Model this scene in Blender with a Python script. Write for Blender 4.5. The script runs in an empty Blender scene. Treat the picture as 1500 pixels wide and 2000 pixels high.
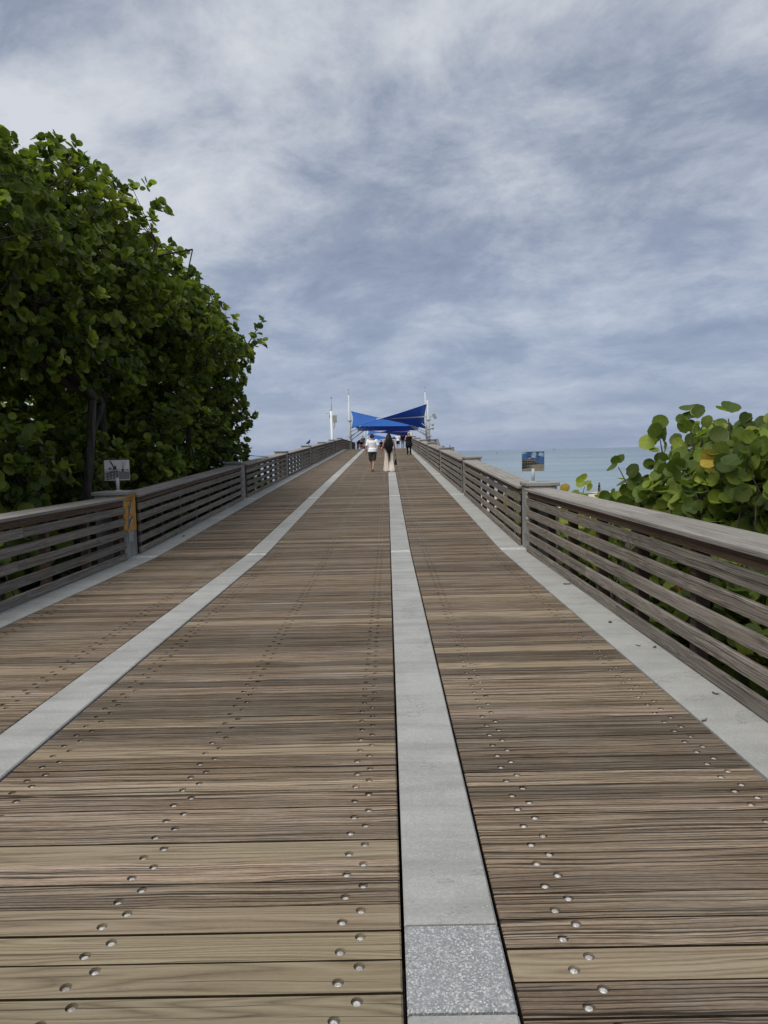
import bpy, bmesh, math, random
import numpy as np
from mathutils import Vector, Matrix
R = math.radians
rng = np.random.default_rng(7)
random.seed(11)
EXPO=0.55; SUN_E=2.2; DENS=13.5; KLEAF=8
def _s(r,g,b):
    return tuple((((c/255+.055)/1.055)**2.4)/2**EXPO for c in (r,g,b))
SKYP=dict(big=(.5,.46,.66,11.4,5.2),med=(.35,2.8,3.3,1.3,9.2),fine=(.6,9.0,10.0,1.1,4.4),w=(.76,.70,.17),dir=(-.55,.35,.6),dirw=.15,off=-.375,
 ramp=[(.30,_s(122,132,153)),(.42,_s(148,157,175)),(.50,_s(174,181,194)),(.58,_s(198,203,211)),(.68,_s(219,221,226))],hz=.72,hcol=_s(154,170,200))
S = bpy.context.scene
COL = S.collection
XA = -0.985            # pier axis; the camera stands at x = 0
STEP = 9.144           # span between the expansion joints
J0 = 2.306
JOINT = [J0 + STEP*k for k in range(0, 8)]
PROF = [(-30, 0), (JOINT[1], 0), (JOINT[2], .35), (JOINT[3], .68), (JOINT[4], 1.0), (JOINT[5], 1.32), (JOINT[6], 1.64), (JOINT[7], 1.965), (300, 1.965)]
def P(y): return float(np.interp(y, [p[0] for p in PROF], [p[1] for p in PROF]))

# ------------------------------------------------------------------ mesh helper
class MB:
    def __init__(s): s.v=[]; s.f=[]; s.m=[]; s.gc=[]; s.t=[]; s.smooth=[]
    def add(s, vs, fs, mat=0, gc=None, tint=(1,1,1), smooth=False):
        o=len(s.v); s.v.extend([tuple(p) for p in vs])
        s.gc.extend(gc if gc is not None else [tuple(p) for p in vs]); s.t.extend([tint]*len(vs))
        for f in fs: s.f.append(tuple(i+o for i in f)); s.m.append(mat); s.smooth.append(smooth)
        return o
    def box(s, x0,x1,y0,y1,z0,z1, mat=0, axis='y', tint=(1,1,1), zf=None, skip=()):
        """box with its grain along an axis; zf(y) lifts it to follow the deck"""
        off=random.random()*97
        vs=[];gc=[]
        for (x,y,z) in ((x0,y0,z0),(x1,y0,z0),(x1,y1,z0),(x0,y1,z0),(x0,y0,z1),(x1,y0,z1),(x1,y1,z1),(x0,y1,z1)):
            g={'y':(y,x,z),'x':(x,y,z),'z':(z,x,y)}[axis]
            gc.append((g[0]+off*1.7,g[1]+off,g[2]+off*.31))
            vs.append((x,y,z+(zf(y) if zf else 0)))
        fs={'b':(0,3,2,1),'t':(4,5,6,7),'f':(0,1,5,4),'r':(1,2,6,5),'k':(2,3,7,6),'l':(3,0,4,7)}
        return s.add(vs,[f for k,f in fs.items() if k not in skip],mat,gc,tint)
    def hexa(s, c8, mat=0, tint=(1,1,1)):
        return s.add(c8,[(0,3,2,1),(4,5,6,7),(0,1,5,4),(1,2,6,5),(2,3,7,6),(3,0,4,7)],mat,None,tint)
    def tube(s, pts, rad, seg=8, mat=0, tint=(1,1,1), smooth=True, cap=True, gc_off=None, flat=None, ref=(1,0,0)):
        """loft along pts; rad is a number list, or pairs (rx, ry)"""
        pts=[Vector(p) for p in pts]; n=len(pts); off=random.random()*50 if gc_off is None else gc_off
        vs=[];gc=[];L=0
        for i,p in enumerate(pts):
            d=(pts[min(i+1,n-1)]-pts[max(i-1,0)]).normalized()
            rf=Vector(ref)
            if abs(d.dot(rf))>.93: rf=Vector((0,1,0)) if abs(d.y)<.9 else Vector((0,0,1))
            a=(rf-d*rf.dot(d)).normalized(); b=d.cross(a)
            r=rad[i]; rx,ry=(r if isinstance(r,(tuple,list)) else (r,r))
            if i: L+=(p-pts[i-1]).length
            for k in range(seg):
                t=2*math.pi*k/seg
                vs.append(p+a*(rx*math.cos(t))+b*(ry*math.sin(t))); gc.append((L+off,math.cos(t)*rx*2+off,math.sin(t)*ry*2+off*.3))
        fs=[]
        for i in range(n-1):
            for k in range(seg):
                k2=(k+1)%seg; fs.append((i*seg+k,i*seg+k2,(i+1)*seg+k2,(i+1)*seg+k))
        if cap: fs.append(tuple(range(seg-1,-1,-1))); fs.append(tuple((n-1)*seg+k for k in range(seg)))
        return s.add(vs,fs,mat,gc,tint,smooth)
    def ball(s, c, r, seg=12, rings=8, mat=0, tint=(1,1,1), M=None):
        rx,ry,rz=(r if isinstance(r,(tuple,list)) else (r,r,r)); c=Vector(c)
        vs=[];fs=[]
        for i in range(1,rings):
            th=math.pi*i/rings
            for k in range(seg):
                p=2*math.pi*k/seg; q=Vector((rx*math.sin(th)*math.cos(p),ry*math.sin(th)*math.sin(p),rz*math.cos(th)))
                if M: q=M@q
                vs.append(c+q)
        for e in (1,-1):
            q=Vector((0,0,rz*e)); vs.append(c+(M@q if M else q))
        t=len(vs)-2
        for i in range(rings-2):
            for k in range(seg):
                k2=(k+1)%seg; fs.append((i*seg+k,(i+1)*seg+k,(i+1)*seg+k2,i*seg+k2))
        for k in range(seg):
            k2=(k+1)%seg; fs.append((t,k,k2)); fs.append((t+1,(rings-2)*seg+k2,(rings-2)*seg+k))
        return s.add(vs,fs,mat,None,tint,True)
    def build(s, name, mats, parent=None, origin=None):
        me=bpy.data.meshes.new(name)
        if origin is None: origin=(0,0,0)
        o=Vector(origin)
        me.from_pydata([tuple(Vector(p)-o) for p in s.v],[],s.f)
        mats=mats if isinstance(mats,(list,tuple)) else [mats]
        for m in mats: me.materials.append(m)
        me.polygons.foreach_set('material_index',s.m); me.polygons.foreach_set('use_smooth',s.smooth)
        a=me.attributes.new('gc','FLOAT_VECTOR','POINT'); a.data.foreach_set('vector',np.array(s.gc,dtype=np.float32).ravel())
        a=me.attributes.new('tint','FLOAT_COLOR','POINT'); t=np.ones((len(s.v),4),dtype=np.float32); t[:,:3]=np.array(s.t,dtype=np.float32); a.data.foreach_set('color',t.ravel())
        me.update()
        ob=bpy.data.objects.new(name,me); COL.objects.link(ob)
        if parent is not None:
            ob.parent=parent; ob.location=o-parent_world(parent)
        else: ob.location=o
        return ob
def parent_world(p):
    w=Vector(p.location)
    while p.parent is not None: p=p.parent; w+=Vector(p.location)
    return w
def tag(o,label=None,cat=None,group=None,kind=None):
    if label: o['label']=label
    if cat: o['category']=cat
    if group: o['group']=group
    if kind: o['kind']=kind
    return o
def thing(name,loc,label,cat,group=None,kind=None):
    o=bpy.data.objects.new(name,None); o.empty_display_size=.2; COL.objects.link(o); o.location=loc
    return tag(o,label,cat,group,kind)

# ------------------------------------------------------------------ materials
class NT:
    def __init__(s,name):
        s.mat=bpy.data.materials.new(name); s.mat.use_nodes=True; s.t=s.mat.node_tree; s.n=s.t.nodes; s.b=s.n['Principled BSDF']
    def node(s,t,**k):
        n=s.n.new(t)
        for a,b in k.items(): setattr(n,a,b)
        return n
    def put(s,sock,val):
        if isinstance(val,bpy.types.NodeSocket): s.t.links.new(val,sock)
        elif val is not None: sock.default_value=val
    def attr(s,name,vec=True):
        a=s.node('ShaderNodeAttribute',attribute_name=name); return a.outputs['Vector' if vec else 'Color']
    def pos(s): return s.node('ShaderNodeTexCoord').outputs['Object']
    def world(s): return s.node('ShaderNodeNewGeometry').outputs['Position']
    def scale(s,v,sc,loc=(0,0,0)):
        m=s.node('ShaderNodeMapping'); s.put(m.inputs['Vector'],v); m.inputs['Scale'].default_value=sc; m.inputs['Location'].default_value=loc; return m.outputs[0]
    def noise(s,v,scale=1,detail=4,rough=.5,dist=0,col=False):
        n=s.node('ShaderNodeTexNoise'); s.put(n.inputs['Vector'],v); s.put(n.inputs['Scale'],scale); n.inputs['Detail'].default_value=detail; n.inputs['Roughness'].default_value=rough; n.inputs['Distortion'].default_value=dist
        return n.outputs['Color' if col else 0]
    def voro(s,v,scale=1,feature='F1',out='Distance'):
        n=s.node('ShaderNodeTexVoronoi',feature=feature); s.put(n.inputs['Vector'],v); n.inputs['Scale'].default_value=scale; return n.outputs[out]
    def ramp(s,f,stops,interp='LINEAR'):
        r=s.node('ShaderNodeValToRGB'); s.put(r.inputs[0],f); r.color_ramp.interpolation=interp
        e=r.color_ramp.elements
        while len(e)<len(stops): e.new(.5)
        for i,(p,c) in enumerate(stops):
            e[i].position=p; e[i].color=(c,c,c,1) if not isinstance(c,(tuple,list)) else (*c,1)
        return r.outputs[0]
    def math(s,op,a,b=None,c=None,clamp=False):
        m=s.node('ShaderNodeMath',operation=op,use_clamp=clamp); s.put(m.inputs[0],a); s.put(m.inputs[1],b)
        if c is not None: s.put(m.inputs[2],c)
        return m.outputs[0]
    def mix(s,f,a,b,mode='MIX'):
        m=s.node('ShaderNodeMix',data_type='RGBA',blend_type=mode); s.put(m.inputs[0],f)
        for k,v in ((6,a),(7,b)):
            if isinstance(v,(tuple,list)) and len(v)==3: v=(*v,1)
            s.put(m.inputs[k],v)
        return m.outputs[2]
    def bump(s,h,strength=.3,dist=.01,normal=None):
        b=s.node('ShaderNodeBump'); s.put(b.inputs['Height'],h); b.inputs['Strength'].default_value=strength; b.inputs['Distance'].default_value=dist
        if normal: s.put(b.inputs['Normal'],normal)
        s.put(s.b.inputs['Normal'],b.outputs[0]); return b.outputs[0]
    def sep(s,v):
        x=s.node('ShaderNodeSeparateXYZ'); s.put(x.inputs[0],v); return x.outputs
    def comb(s,x,y,z):
        c=s.node('ShaderNodeCombineXYZ'); s.put(c.inputs[0],x); s.put(c.inputs[1],y); s.put(c.inputs[2],z); return c.outputs[0]
    def out(s,col=None,rough=.7,spec=.3,metal=0):
        if isinstance(col,(tuple,list)) and len(col)==3: col=(*col,1)
        s.put(s.b.inputs['Base Color'],col); s.put(s.b.inputs['Roughness'],rough); s.put(s.b.inputs['Specular IOR Level'],spec); s.put(s.b.inputs['Metallic'],metal)
        return s.mat
def plain(name,col,rough=.6,spec=.3,metal=0,var=.12,scale=6):
    t=NT(name); n=t.noise(t.pos(),scale,4,.6)
    lo=tuple(c*(1-var) for c in col); hi=tuple(min(1,c*(1+var)) for c in col)
    return t.out(t.ramp(n,[(.3,lo),(.7,hi)]),rough,spec,metal)
def wood(name,dark,mid,light,crack=.9,figure=.35,contour=20,cs=(.5,9,9),broad=.45,fine=.55,long_=.30,cracks=(.42,20),gate=(.43,.55),rough=.82,bump=.6,blotch=.15):
    """sawn timber: fig. rings as contours of a stretched field, long tone streaks, fine grain, splits that follow the grain"""
    t=NT(name); g=t.attr('gc'); tint=t.attr('tint',False)
    warp=t.noise(t.scale(g,(1.6,2.5,2.5),(5,1,2)),1,2,.5)          # the grain wanders a little
    x,y,z=t.sep(g); wy=t.math('MULTIPLY_ADD',warp,.035,t.math('ADD',y,z)); gw=t.comb(x,wy,z)
    low=t.noise(t.scale(gw,cs),1,1.5,.45)
    rings=t.math('PINGPONG',t.math('MULTIPLY',low,contour),.5)
    rings=t.math('POWER',t.math('MULTIPLY',rings,2.0),.6)
    st=t.noise(t.scale(gw,(long_,17,17),(3,9,1)),1,4,.6)
    fi=t.noise(t.scale(gw,(1.3,150,150)),1,4,.65)
    mi=t.noise(t.scale(gw,(.9,58,58),(9,2,4)),1,3,.6)
    gr=t.noise(t.scale(g,(30,240,240)),1,2,.6)
    f=t.math('MULTIPLY_ADD',t.math('SUBTRACT',st,.5),broad*1.6,.5)
    f=t.math('MULTIPLY_ADD',t.math('SUBTRACT',fi,.5),fine,f)
    f=t.math('MULTIPLY_ADD',t.math('SUBTRACT',mi,.5),fine*.9,f)
    f=t.math('MULTIPLY_ADD',t.math('SUBTRACT',gr,.5),fine*.5,f)
    f=t.math('MULTIPLY_ADD',t.math('SUBTRACT',rings,.6),figure*.5,f)
    col=t.ramp(f,[(.16,dark),(.48,mid),(.84,light)])
    def splits(freq,wide,seed,g0,g1,lf):
        wob=t.noise(t.scale(g,(1.4,6,6),(seed,seed*2,1)),1,3,.6)
        w_=t.math('MULTIPLY_ADD',wy,freq,t.math('MULTIPLY_ADD',wob,freq*.030,seed*3.7))
        v=t.node('ShaderNodeTexVoronoi',voronoi_dimensions='1D',feature='DISTANCE_TO_EDGE'); t.put(v.inputs['W'],w_); v.inputs['Scale'].default_value=1
        c=t.node('ShaderNodeTexVoronoi',voronoi_dimensions='1D',feature='F1'); t.put(c.inputs['W'],t.math('ADD',w_,.5)); c.inputs['Scale'].default_value=1
        gate_=t.noise(t.comb(t.math('MULTIPLY',x,lf),t.math('MULTIPLY',t.math('FLOOR',w_),3.3),seed),1,2,.5)
        th=t.ramp(gate_,[(g0,0),(g1,1)])
        d_=t.math('DIVIDE',v.outputs['Distance'],t.math('MULTIPLY_ADD',th,wide*freq,.0005))
        return t.math('MULTIPLY',t.ramp(d_,[(.35,1),(1,0)]),t.ramp(th,[(.0,0),(.25,1)]))
    cr=splits(cracks[1],.0062,3.1,gate[0],gate[1]+.1,.9)
    cr2=t.math('MULTIPLY',splits(cracks[1]*3.1,.0028,8.3,gate[0],gate[1]+.06,1.7),.8)
    crk=t.math('MULTIPLY',t.math('MAXIMUM',cr,cr2),crack)
    kd=t.voro(t.scale(gw,(3.6,15,15),(4,2,6)),1)
    keep=t.ramp(t.noise(t.scale(g,(1.3,4,4),(12,1,0)),1,1),[(.54,0),(.58,1)])
    kn=t.math('MULTIPLY',t.ramp(kd,[(.035,1),(.07,.25),(.10,.55),(.14,0)]),keep)
    col=t.mix(t.math('MULTIPLY',kn,.75),col,tuple(c*.6 for c in dark))
    col=t.mix(crk,col,tuple(c*.38 for c in dark))
    col=t.mix(1.0,col,tint,'MULTIPLY')
    w=t.noise(t.world(),1.3,5,.6)
    col=t.mix(t.ramp(w,[(.42,0),(.72,blotch)]),col,tuple((sum(light)/3)*k for k in (1.0,.97,.92)))
    h=t.math('SUBTRACT',t.math('MULTIPLY',t.math('ADD',fi,mi),.25),t.math('ADD',crk,t.math('MULTIPLY',kn,.3)))
    t.bump(h,bump,.006)
    return t.out(col,rough,.22)
M={}
M['deck']=wood('weathered deck timber',(.040,.029,.019),(.163,.119,.079),(.368,.296,.218),crack=.95,figure=.16,broad=.36,fine=.68,cracks=(.42,19),gate=(.40,.48),bump=.9)
M['newdeck']=wood('newer deck timber',(.100,.073,.048),(.205,.160,.108),(.300,.248,.178),crack=.8,figure=.75,contour=17,cs=(.40,8,8),broad=.18,fine=.50,cracks=(.3,9),gate=(.50,.58),bump=.4,blotch=.08)
M['rail']=wood('weathered grey rail timber',(.048,.039,.031),(.172,.150,.124),(.350,.318,.275),crack=.85,figure=.50,contour=15,cs=(.55,9,9),broad=.36,fine=.62,cracks=(.35,18),gate=(.46,.56),rough=.85)
M['cap']=wood('weathered cap timber',(.085,.078,.069),(.225,.208,.186),(.40,.378,.345),crack=.6,figure=.15,broad=.30,fine=.55,cracks=(.35,16),gate=(.48,.58),rough=.8)
M['brown']=wood('brown post timber',(.022,.014,.010),(.075,.050,.036),(.150,.110,.085),crack=.5,figure=.35,rough=.8)
def concrete(name,lo,hi,speck=.6,grain=90,stain=.55):
    t=NT(name); p=t.world()
    n=t.noise(p,grain,4,.7); b=t.noise(p,1.6,6,.65); s=t.noise(t.scale(p,(.7,5,1)),1.3,6,.6)
    col=t.ramp(t.math('ADD',t.math('MULTIPLY',n,.5),t.math('MULTIPLY',b,.5)),[(.32,lo),(.66,hi)])
    col=t.mix(t.ramp(s,[(.46,0),(.72,stain)]),col,tuple(c*.72 for c in lo))
    v=t.voro(p,75); k=t.noise(p,9,2)
    dots=t.math('MULTIPLY',t.ramp(v,[(.10,1),(.20,0)]),t.ramp(k,[(.5,0),(.62,speck)]))
    col=t.mix(dots,col,(.09,.085,.08))
    w=t.voro(t.scale(p,(1,1,1),(3,4,5)),60); lt=t.math('MULTIPLY',t.ramp(w,[(.08,1),(.17,0)]),t.ramp(k,[(.42,.5),(.55,0)]))
    col=t.mix(lt,col,(.72,.73,.72))
    # hairline cracks across
    c=t.noise(t.scale(p,(1.2,2.8,1)),1,6,.7,.4)
    ck=t.ramp(t.math('ABSOLUTE',t.math('SUBTRACT',c,.5)),[(.0,1),(.008,0)])
    gate=t.ramp(t.noise(p,1.1,2),[(.50,0),(.56,.75)])
    col=t.mix(t.math('MULTIPLY',ck,gate),col,(.13,.13,.13))
    t.bump(t.math('ADD',n,t.math('MULTIPLY',dots,-.8)),.35,.004)
    return t.out(col,.85,.2)
M['concrete']=concrete('pale grey concrete',(.230,.232,.220),(.375,.376,.355))
M['kerb']=concrete('kerb concrete',(.230,.232,.220),(.375,.376,.355),speck=.75,stain=.3)
M['block']=concrete('post concrete',(.17,.17,.16),(.34,.335,.31),stain=.7)
t=NT('exposed aggregate'); p=t.world(); v=t.voro(p,170,out='Color'); d=t.voro(p,170)
vx=t.sep(v)[0]
col=t.ramp(vx,[(.0,(.15,.155,.16)),(.45,(.23,.235,.235)),(.7,(.33,.335,.33)),(1,(.56,.56,.54))])
col=t.mix(t.ramp(d,[(.35,0),(.6,.5)]),col,(.22,.225,.23))
col=t.mix(t.ramp(t.noise(p,7,4,.6),[(.4,0),(.7,.4)]),col,(.25,.255,.26))
t.bump(t.math('SUBTRACT',1,d),.4,.003); M['aggregate']=t.out(col,.75,.3)
M['joint']=plain('joint sealant',(.62,.63,.62),.6,var=.25,scale=14)
M['gap']=plain('dark joint gap',(.03,.03,.03),.9)
t=NT('galvanised bolt'); n=t.noise(t.world(),140,3,.6); q_=t.noise(t.world(),4.3,2,.6); M['bolt']=t.out(t.mix(t.ramp(q_,[(.48,0),(.70,.6)]),t.ramp(n,[(.35,(.30,.285,.26)),(.65,(.70,.69,.66))]),(.17,.125,.09)),.5,.4,.3)
M['hole']=plain('dark washer',(.09,.08,.07),.7,var=.4,scale=60)
t=NT('bark'); g=t.attr('gc'); n=t.noise(t.scale(g,(3,14,14)),1,6,.65,.3); M['bark']=t.out(t.ramp(n,[(.3,(.018,.016,.013)),(.7,(.10,.088,.075))]),.9,.1); 
def leafmat(name,rough=.55,trans=.42):
    t=NT(name); tint=t.attr('tint',False); uv=t.sep(t.attr('gc'))
    ax=t.math('ABSOLUTE',uv[0]); 
    rib=t.ramp(ax,[(.012,1),(.035,0)])
    fr=t.math('FRACT',t.math('MULTIPLY',t.math('SUBTRACT',uv[1],t.math('MULTIPLY',ax,.75)),3.1))
    vein=t.math('MULTIPLY',t.ramp(t.math('ABSOLUTE',t.math('SUBTRACT',fr,.5)),[(.03,1),(.085,0)]),.55)
    ve=t.math('MAXIMUM',rib,vein)
    n=t.noise(t.world(),24,3,.6); n2=t.noise(t.world(),7,2); big=t.noise(t.world(),5.5,3,.6)
    col=t.mix(t.ramp(n,[(.35,0),(.75,.4)]),tint,t.mix(1.0,tint,(.55,.62,.5),'MULTIPLY'))
    col=t.mix(t.ramp(big,[(.50,0),(.75,.30)]),col,(.19,.165,.03))
    col=t.mix(t.math('MULTIPLY',ve,.5),col,t.mix(1.0,tint,(2.0,1.75,1.6),'MULTIPLY'))
    spots=t.math('MULTIPLY',t.ramp(t.voro(t.world(),38),[(.10,1),(.2,0)]),t.ramp(n2,[(.58,0),(.66,.8)]))
    col=t.mix(spots,col,(.07,.04,.018))
    t.out(col,rough,.22)
    tr=t.node('ShaderNodeBsdfTranslucent'); t.put(tr.inputs[0],t.mix(1.0,col,(1.25,1.35,.55),'MULTIPLY'))
    ms=t.node('ShaderNodeMixShader'); ms.inputs[0].default_value=trans
    t.t.links.new(t.b.outputs[0],ms.inputs[1]); t.t.links.new(tr.outputs[0],ms.inputs[2]); t.t.links.new(ms.outputs[0],t.n['Material Output'].inputs['Surface'])
    t.bump(t.math('MULTIPLY',ve,1),.25,.003)
    return t.mat
M['leaf']=leafmat('sea grape leaf')
M['white']=plain('white painted steel',(.66,.68,.68),.6,.25,var=.06)
M['greysteel']=plain('grey steel',(.30,.31,.31),.5,.5,.3)
M['black']=plain('black plastic',(.015,.015,.017),.5)
M['edge']=plain('board edge with painted gap shade',(.030,.023,.015),.9,.1,var=.35,scale=30)  # near black: the shade between planks is put into this colour
# ------------------------------------------------------------------ camera, light, sky
cam=bpy.data.objects.new('camera',bpy.data.cameras.new('camera')); COL.objects.link(cam); S.camera=cam
cam.data.sensor_fit='VERTICAL'; cam.data.sensor_height=24; cam.data.lens=24*1400/2000; cam.data.clip_start=.05; cam.data.clip_end=200000
PIT=math.atan(116/1400); ROLL=math.atan(.0225); YAW=.0065
cam.location=(0,0,1.6)
cam.rotation_mode='QUATERNION'
cam.rotation_quaternion=(Matrix.Rotation(YAW,3,'Z')@Matrix.Rotation(math.pi/2-PIT,3,'X')@Matrix.Rotation(-ROLL,3,'Z')).to_quaternion()
S.view_settings.view_transform='Standard'; S.view_settings.look='None'; S.view_settings.exposure=EXPO; S.view_settings.gamma=1
SUN_EL,SUN_AZ=R(58),R(-140)       # azimuth from +y, negative = left of the pier
sd=Vector((math.sin(SUN_AZ)*math.cos(SUN_EL),math.cos(SUN_AZ)*math.cos(SUN_EL),math.sin(SUN_EL)))
sun=bpy.data.objects.new('sun',bpy.data.lights.new('sun','SUN')); COL.objects.link(sun)
sun.data.energy=SUN_E; sun.data.angle=R(50); sun.data.color=(1,.965,.91)
sun.rotation_mode='QUATERNION'; sun.rotation_quaternion=sd.to_track_quat('Z','Y'); sun.location=(0,0,60)
W=bpy.data.worlds.new('World'); S.world=W; W.use_nodes=True
class WT(NT):
    def __init__(s,w): s.t=w.node_tree; s.n=s.t.nodes
t=WT(W); bg=t.n['Background']
sky=t.node('ShaderNodeTexSky',sky_type='NISHITA'); sky.sun_disc=False; sky.sun_elevation=SUN_EL; sky.sun_rotation=SUN_AZ; sky.air_density=1.0; sky.dust_density=2.0; sky.altitude=5
d=t.node('ShaderNodeTexCoord').outputs['Generated']
x,y,z=t.sep(d)
zz=t.math('ADD',t.math('MAXIMUM',z,0.0),.13)
u=t.math('DIVIDE',x,zz); v=t.math('DIVIDE',y,zz)
def rot(u,v,a,su,sv,ou=0,ov=0):
    c,s_=math.cos(a),math.sin(a)
    uu=t.math('MULTIPLY_ADD',t.math('SUBTRACT',t.math('MULTIPLY',u,c),t.math('MULTIPLY',v,s_)),su,ou)
    vv=t.math('MULTIPLY_ADD',t.math('ADD',t.math('MULTIPLY',u,s_),t.math('MULTIPLY',v,c)),sv,ov)
    return t.comb(uu,vv,0)
SK=SKYP
big=t.noise(rot(u,v,*SK['big']),1,3,.5,.4)
z2=t.math('ADD',t.math('MAXIMUM',z,0.0),.32)
u=t.math('DIVIDE',x,z2); v=t.math('DIVIDE',y,z2)
med=t.noise(rot(u,v,*SK['med']),1,9,.66,.3)
fine=t.noise(rot(u,v,*SK['fine']),1,9,.66,.3)
f=t.math('MULTIPLY_ADD',big,SK['w'][0],t.math('MULTIPLY_ADD',med,SK['w'][1],t.math('MULTIPLY',fine,SK['w'][2])))
# broad lay of the deck of cloud: brighter towards the hidden sun, heavier over the right
dt=t.node('ShaderNodeVectorMath',operation='DOT_PRODUCT'); t.put(dt.inputs[0],d); dt.inputs[1].default_value=SK['dir']
f=t.math('MULTIPLY_ADD',dt.outputs['Value'],SK['dirw'],f)
f=t.math('ADD',f,SK['off'])
cl=t.ramp(f,SK['ramp'])
# thinner, bluer air low down
hz=t.ramp(z,[(0.0,1),(.10,.72),(.30,.12),(.5,0)])
cl=t.mix(t.math('MULTIPLY',hz,SK['hz']),cl,SK['hcol'])
nis=t.mix(1.0,sky.outputs[0],(.10,.10,.10),'MULTIPLY')
cl=t.mix(.10,cl,nis)
low=t.ramp(z,[(-.02 if False else 0.0,1),(.001,0)])
cl=t.mix(t.math('MULTIPLY',t.math('LESS_THAN',z,-.004),.75),cl,(.16,.17,.17))
t.put(bg.inputs[0],cl); bg.inputs[1].default_value=1.0
W.cycles.sampling_method='MANUAL'; W.cycles.sample_map_resolution=512

# ------------------------------------------------------------------ ground and sea
def gz(x,y):
    z=np.interp(y,[-3000,8,15,30,60,85,115,200],[-1.15,-1.15,-1.3,-2.2,-3.6,-4.3,-5.0,-8])
    return z
ys=np.concatenate([[-3000,-300,-60],np.arange(-20,126,3.0)]); xs=np.concatenate([[-4000,-900,-250,-100],np.arange(-51,52,3.0),[100,250,900,4000]])
vs=[];fs=[]
for j,yy in enumerate(ys):
    for i,xx in enumerate(xs):
        b=0 if abs(xx)>60 or yy<-20 else .12*math.sin(xx*.7+yy*.31)+.08*math.sin(xx*1.9-yy*.8)
        vs.append((xx,yy,float(gz(xx,yy))+b))
n=len(xs)
for j in range(len(ys)-1):
    for i in range(n-1): fs.append((j*n+i,j*n+i+1,(j+1)*n+i+1,(j+1)*n+i))
t=NT('beach sand'); p=t.world(); a=t.noise(p,.6,6,.6); b=t.noise(p,40,3,.6); yv=t.sep(p)[1]
sandc=t.ramp(t.math('ADD',t.math('MULTIPLY',a,.6),t.math('MULTIPLY',b,.4)),[(.35,(.40,.34,.26)),(.65,(.58,.51,.41))])
soil=t.ramp(t.noise(p,18,6,.7),[(.35,(.022,.017,.012)),(.6,(.075,.055,.038)),(.75,(.16,.115,.075))])
col=t.mix(t.ramp(t.math('MULTIPLY_ADD',a,14,yv),[(0,0),(1,1)]),soil,sandc)
e=[nd for nd in t.n if nd.type=='VALTORGB'][-1]
mr=t.node('ShaderNodeMapRange'); t.put(mr.inputs[0],t.math('MULTIPLY_ADD',a,16,yv)); mr.inputs[1].default_value=42; mr.inputs[2].default_value=54
col=t.mix(mr.outputs[0],soil,sandc)
t.bump(t.math('ADD',a,b),.5,.05); M['sand']=t.out(col,.95,.1)
mb=MB(); mb.add(vs,fs,0,smooth=True); tag(mb.build('beach_ground',M['sand']),'pale sand beach and dark leaf litter below the pier','beach',kind='structure')
SEA=-4.6
t=NT('sea water'); p=t.world()
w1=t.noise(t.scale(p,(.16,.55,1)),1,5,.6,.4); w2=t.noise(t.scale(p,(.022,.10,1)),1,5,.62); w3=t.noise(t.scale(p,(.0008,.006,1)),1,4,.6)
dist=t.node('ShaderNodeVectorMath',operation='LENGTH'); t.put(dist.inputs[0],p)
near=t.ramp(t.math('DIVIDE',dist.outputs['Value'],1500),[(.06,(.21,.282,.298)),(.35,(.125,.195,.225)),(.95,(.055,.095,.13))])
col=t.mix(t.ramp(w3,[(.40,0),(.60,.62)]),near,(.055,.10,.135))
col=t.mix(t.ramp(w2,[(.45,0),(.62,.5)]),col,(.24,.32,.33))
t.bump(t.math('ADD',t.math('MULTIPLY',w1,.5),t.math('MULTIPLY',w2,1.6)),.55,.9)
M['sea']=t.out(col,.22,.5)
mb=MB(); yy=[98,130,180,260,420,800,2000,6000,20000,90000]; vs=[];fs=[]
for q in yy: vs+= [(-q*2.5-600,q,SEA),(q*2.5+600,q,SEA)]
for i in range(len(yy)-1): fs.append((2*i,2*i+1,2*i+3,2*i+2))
mb.add(vs,fs); tag(mb.build('sea',M['sea']),'calm pale blue sea reaching the horizon','sea',kind='structure')

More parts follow.
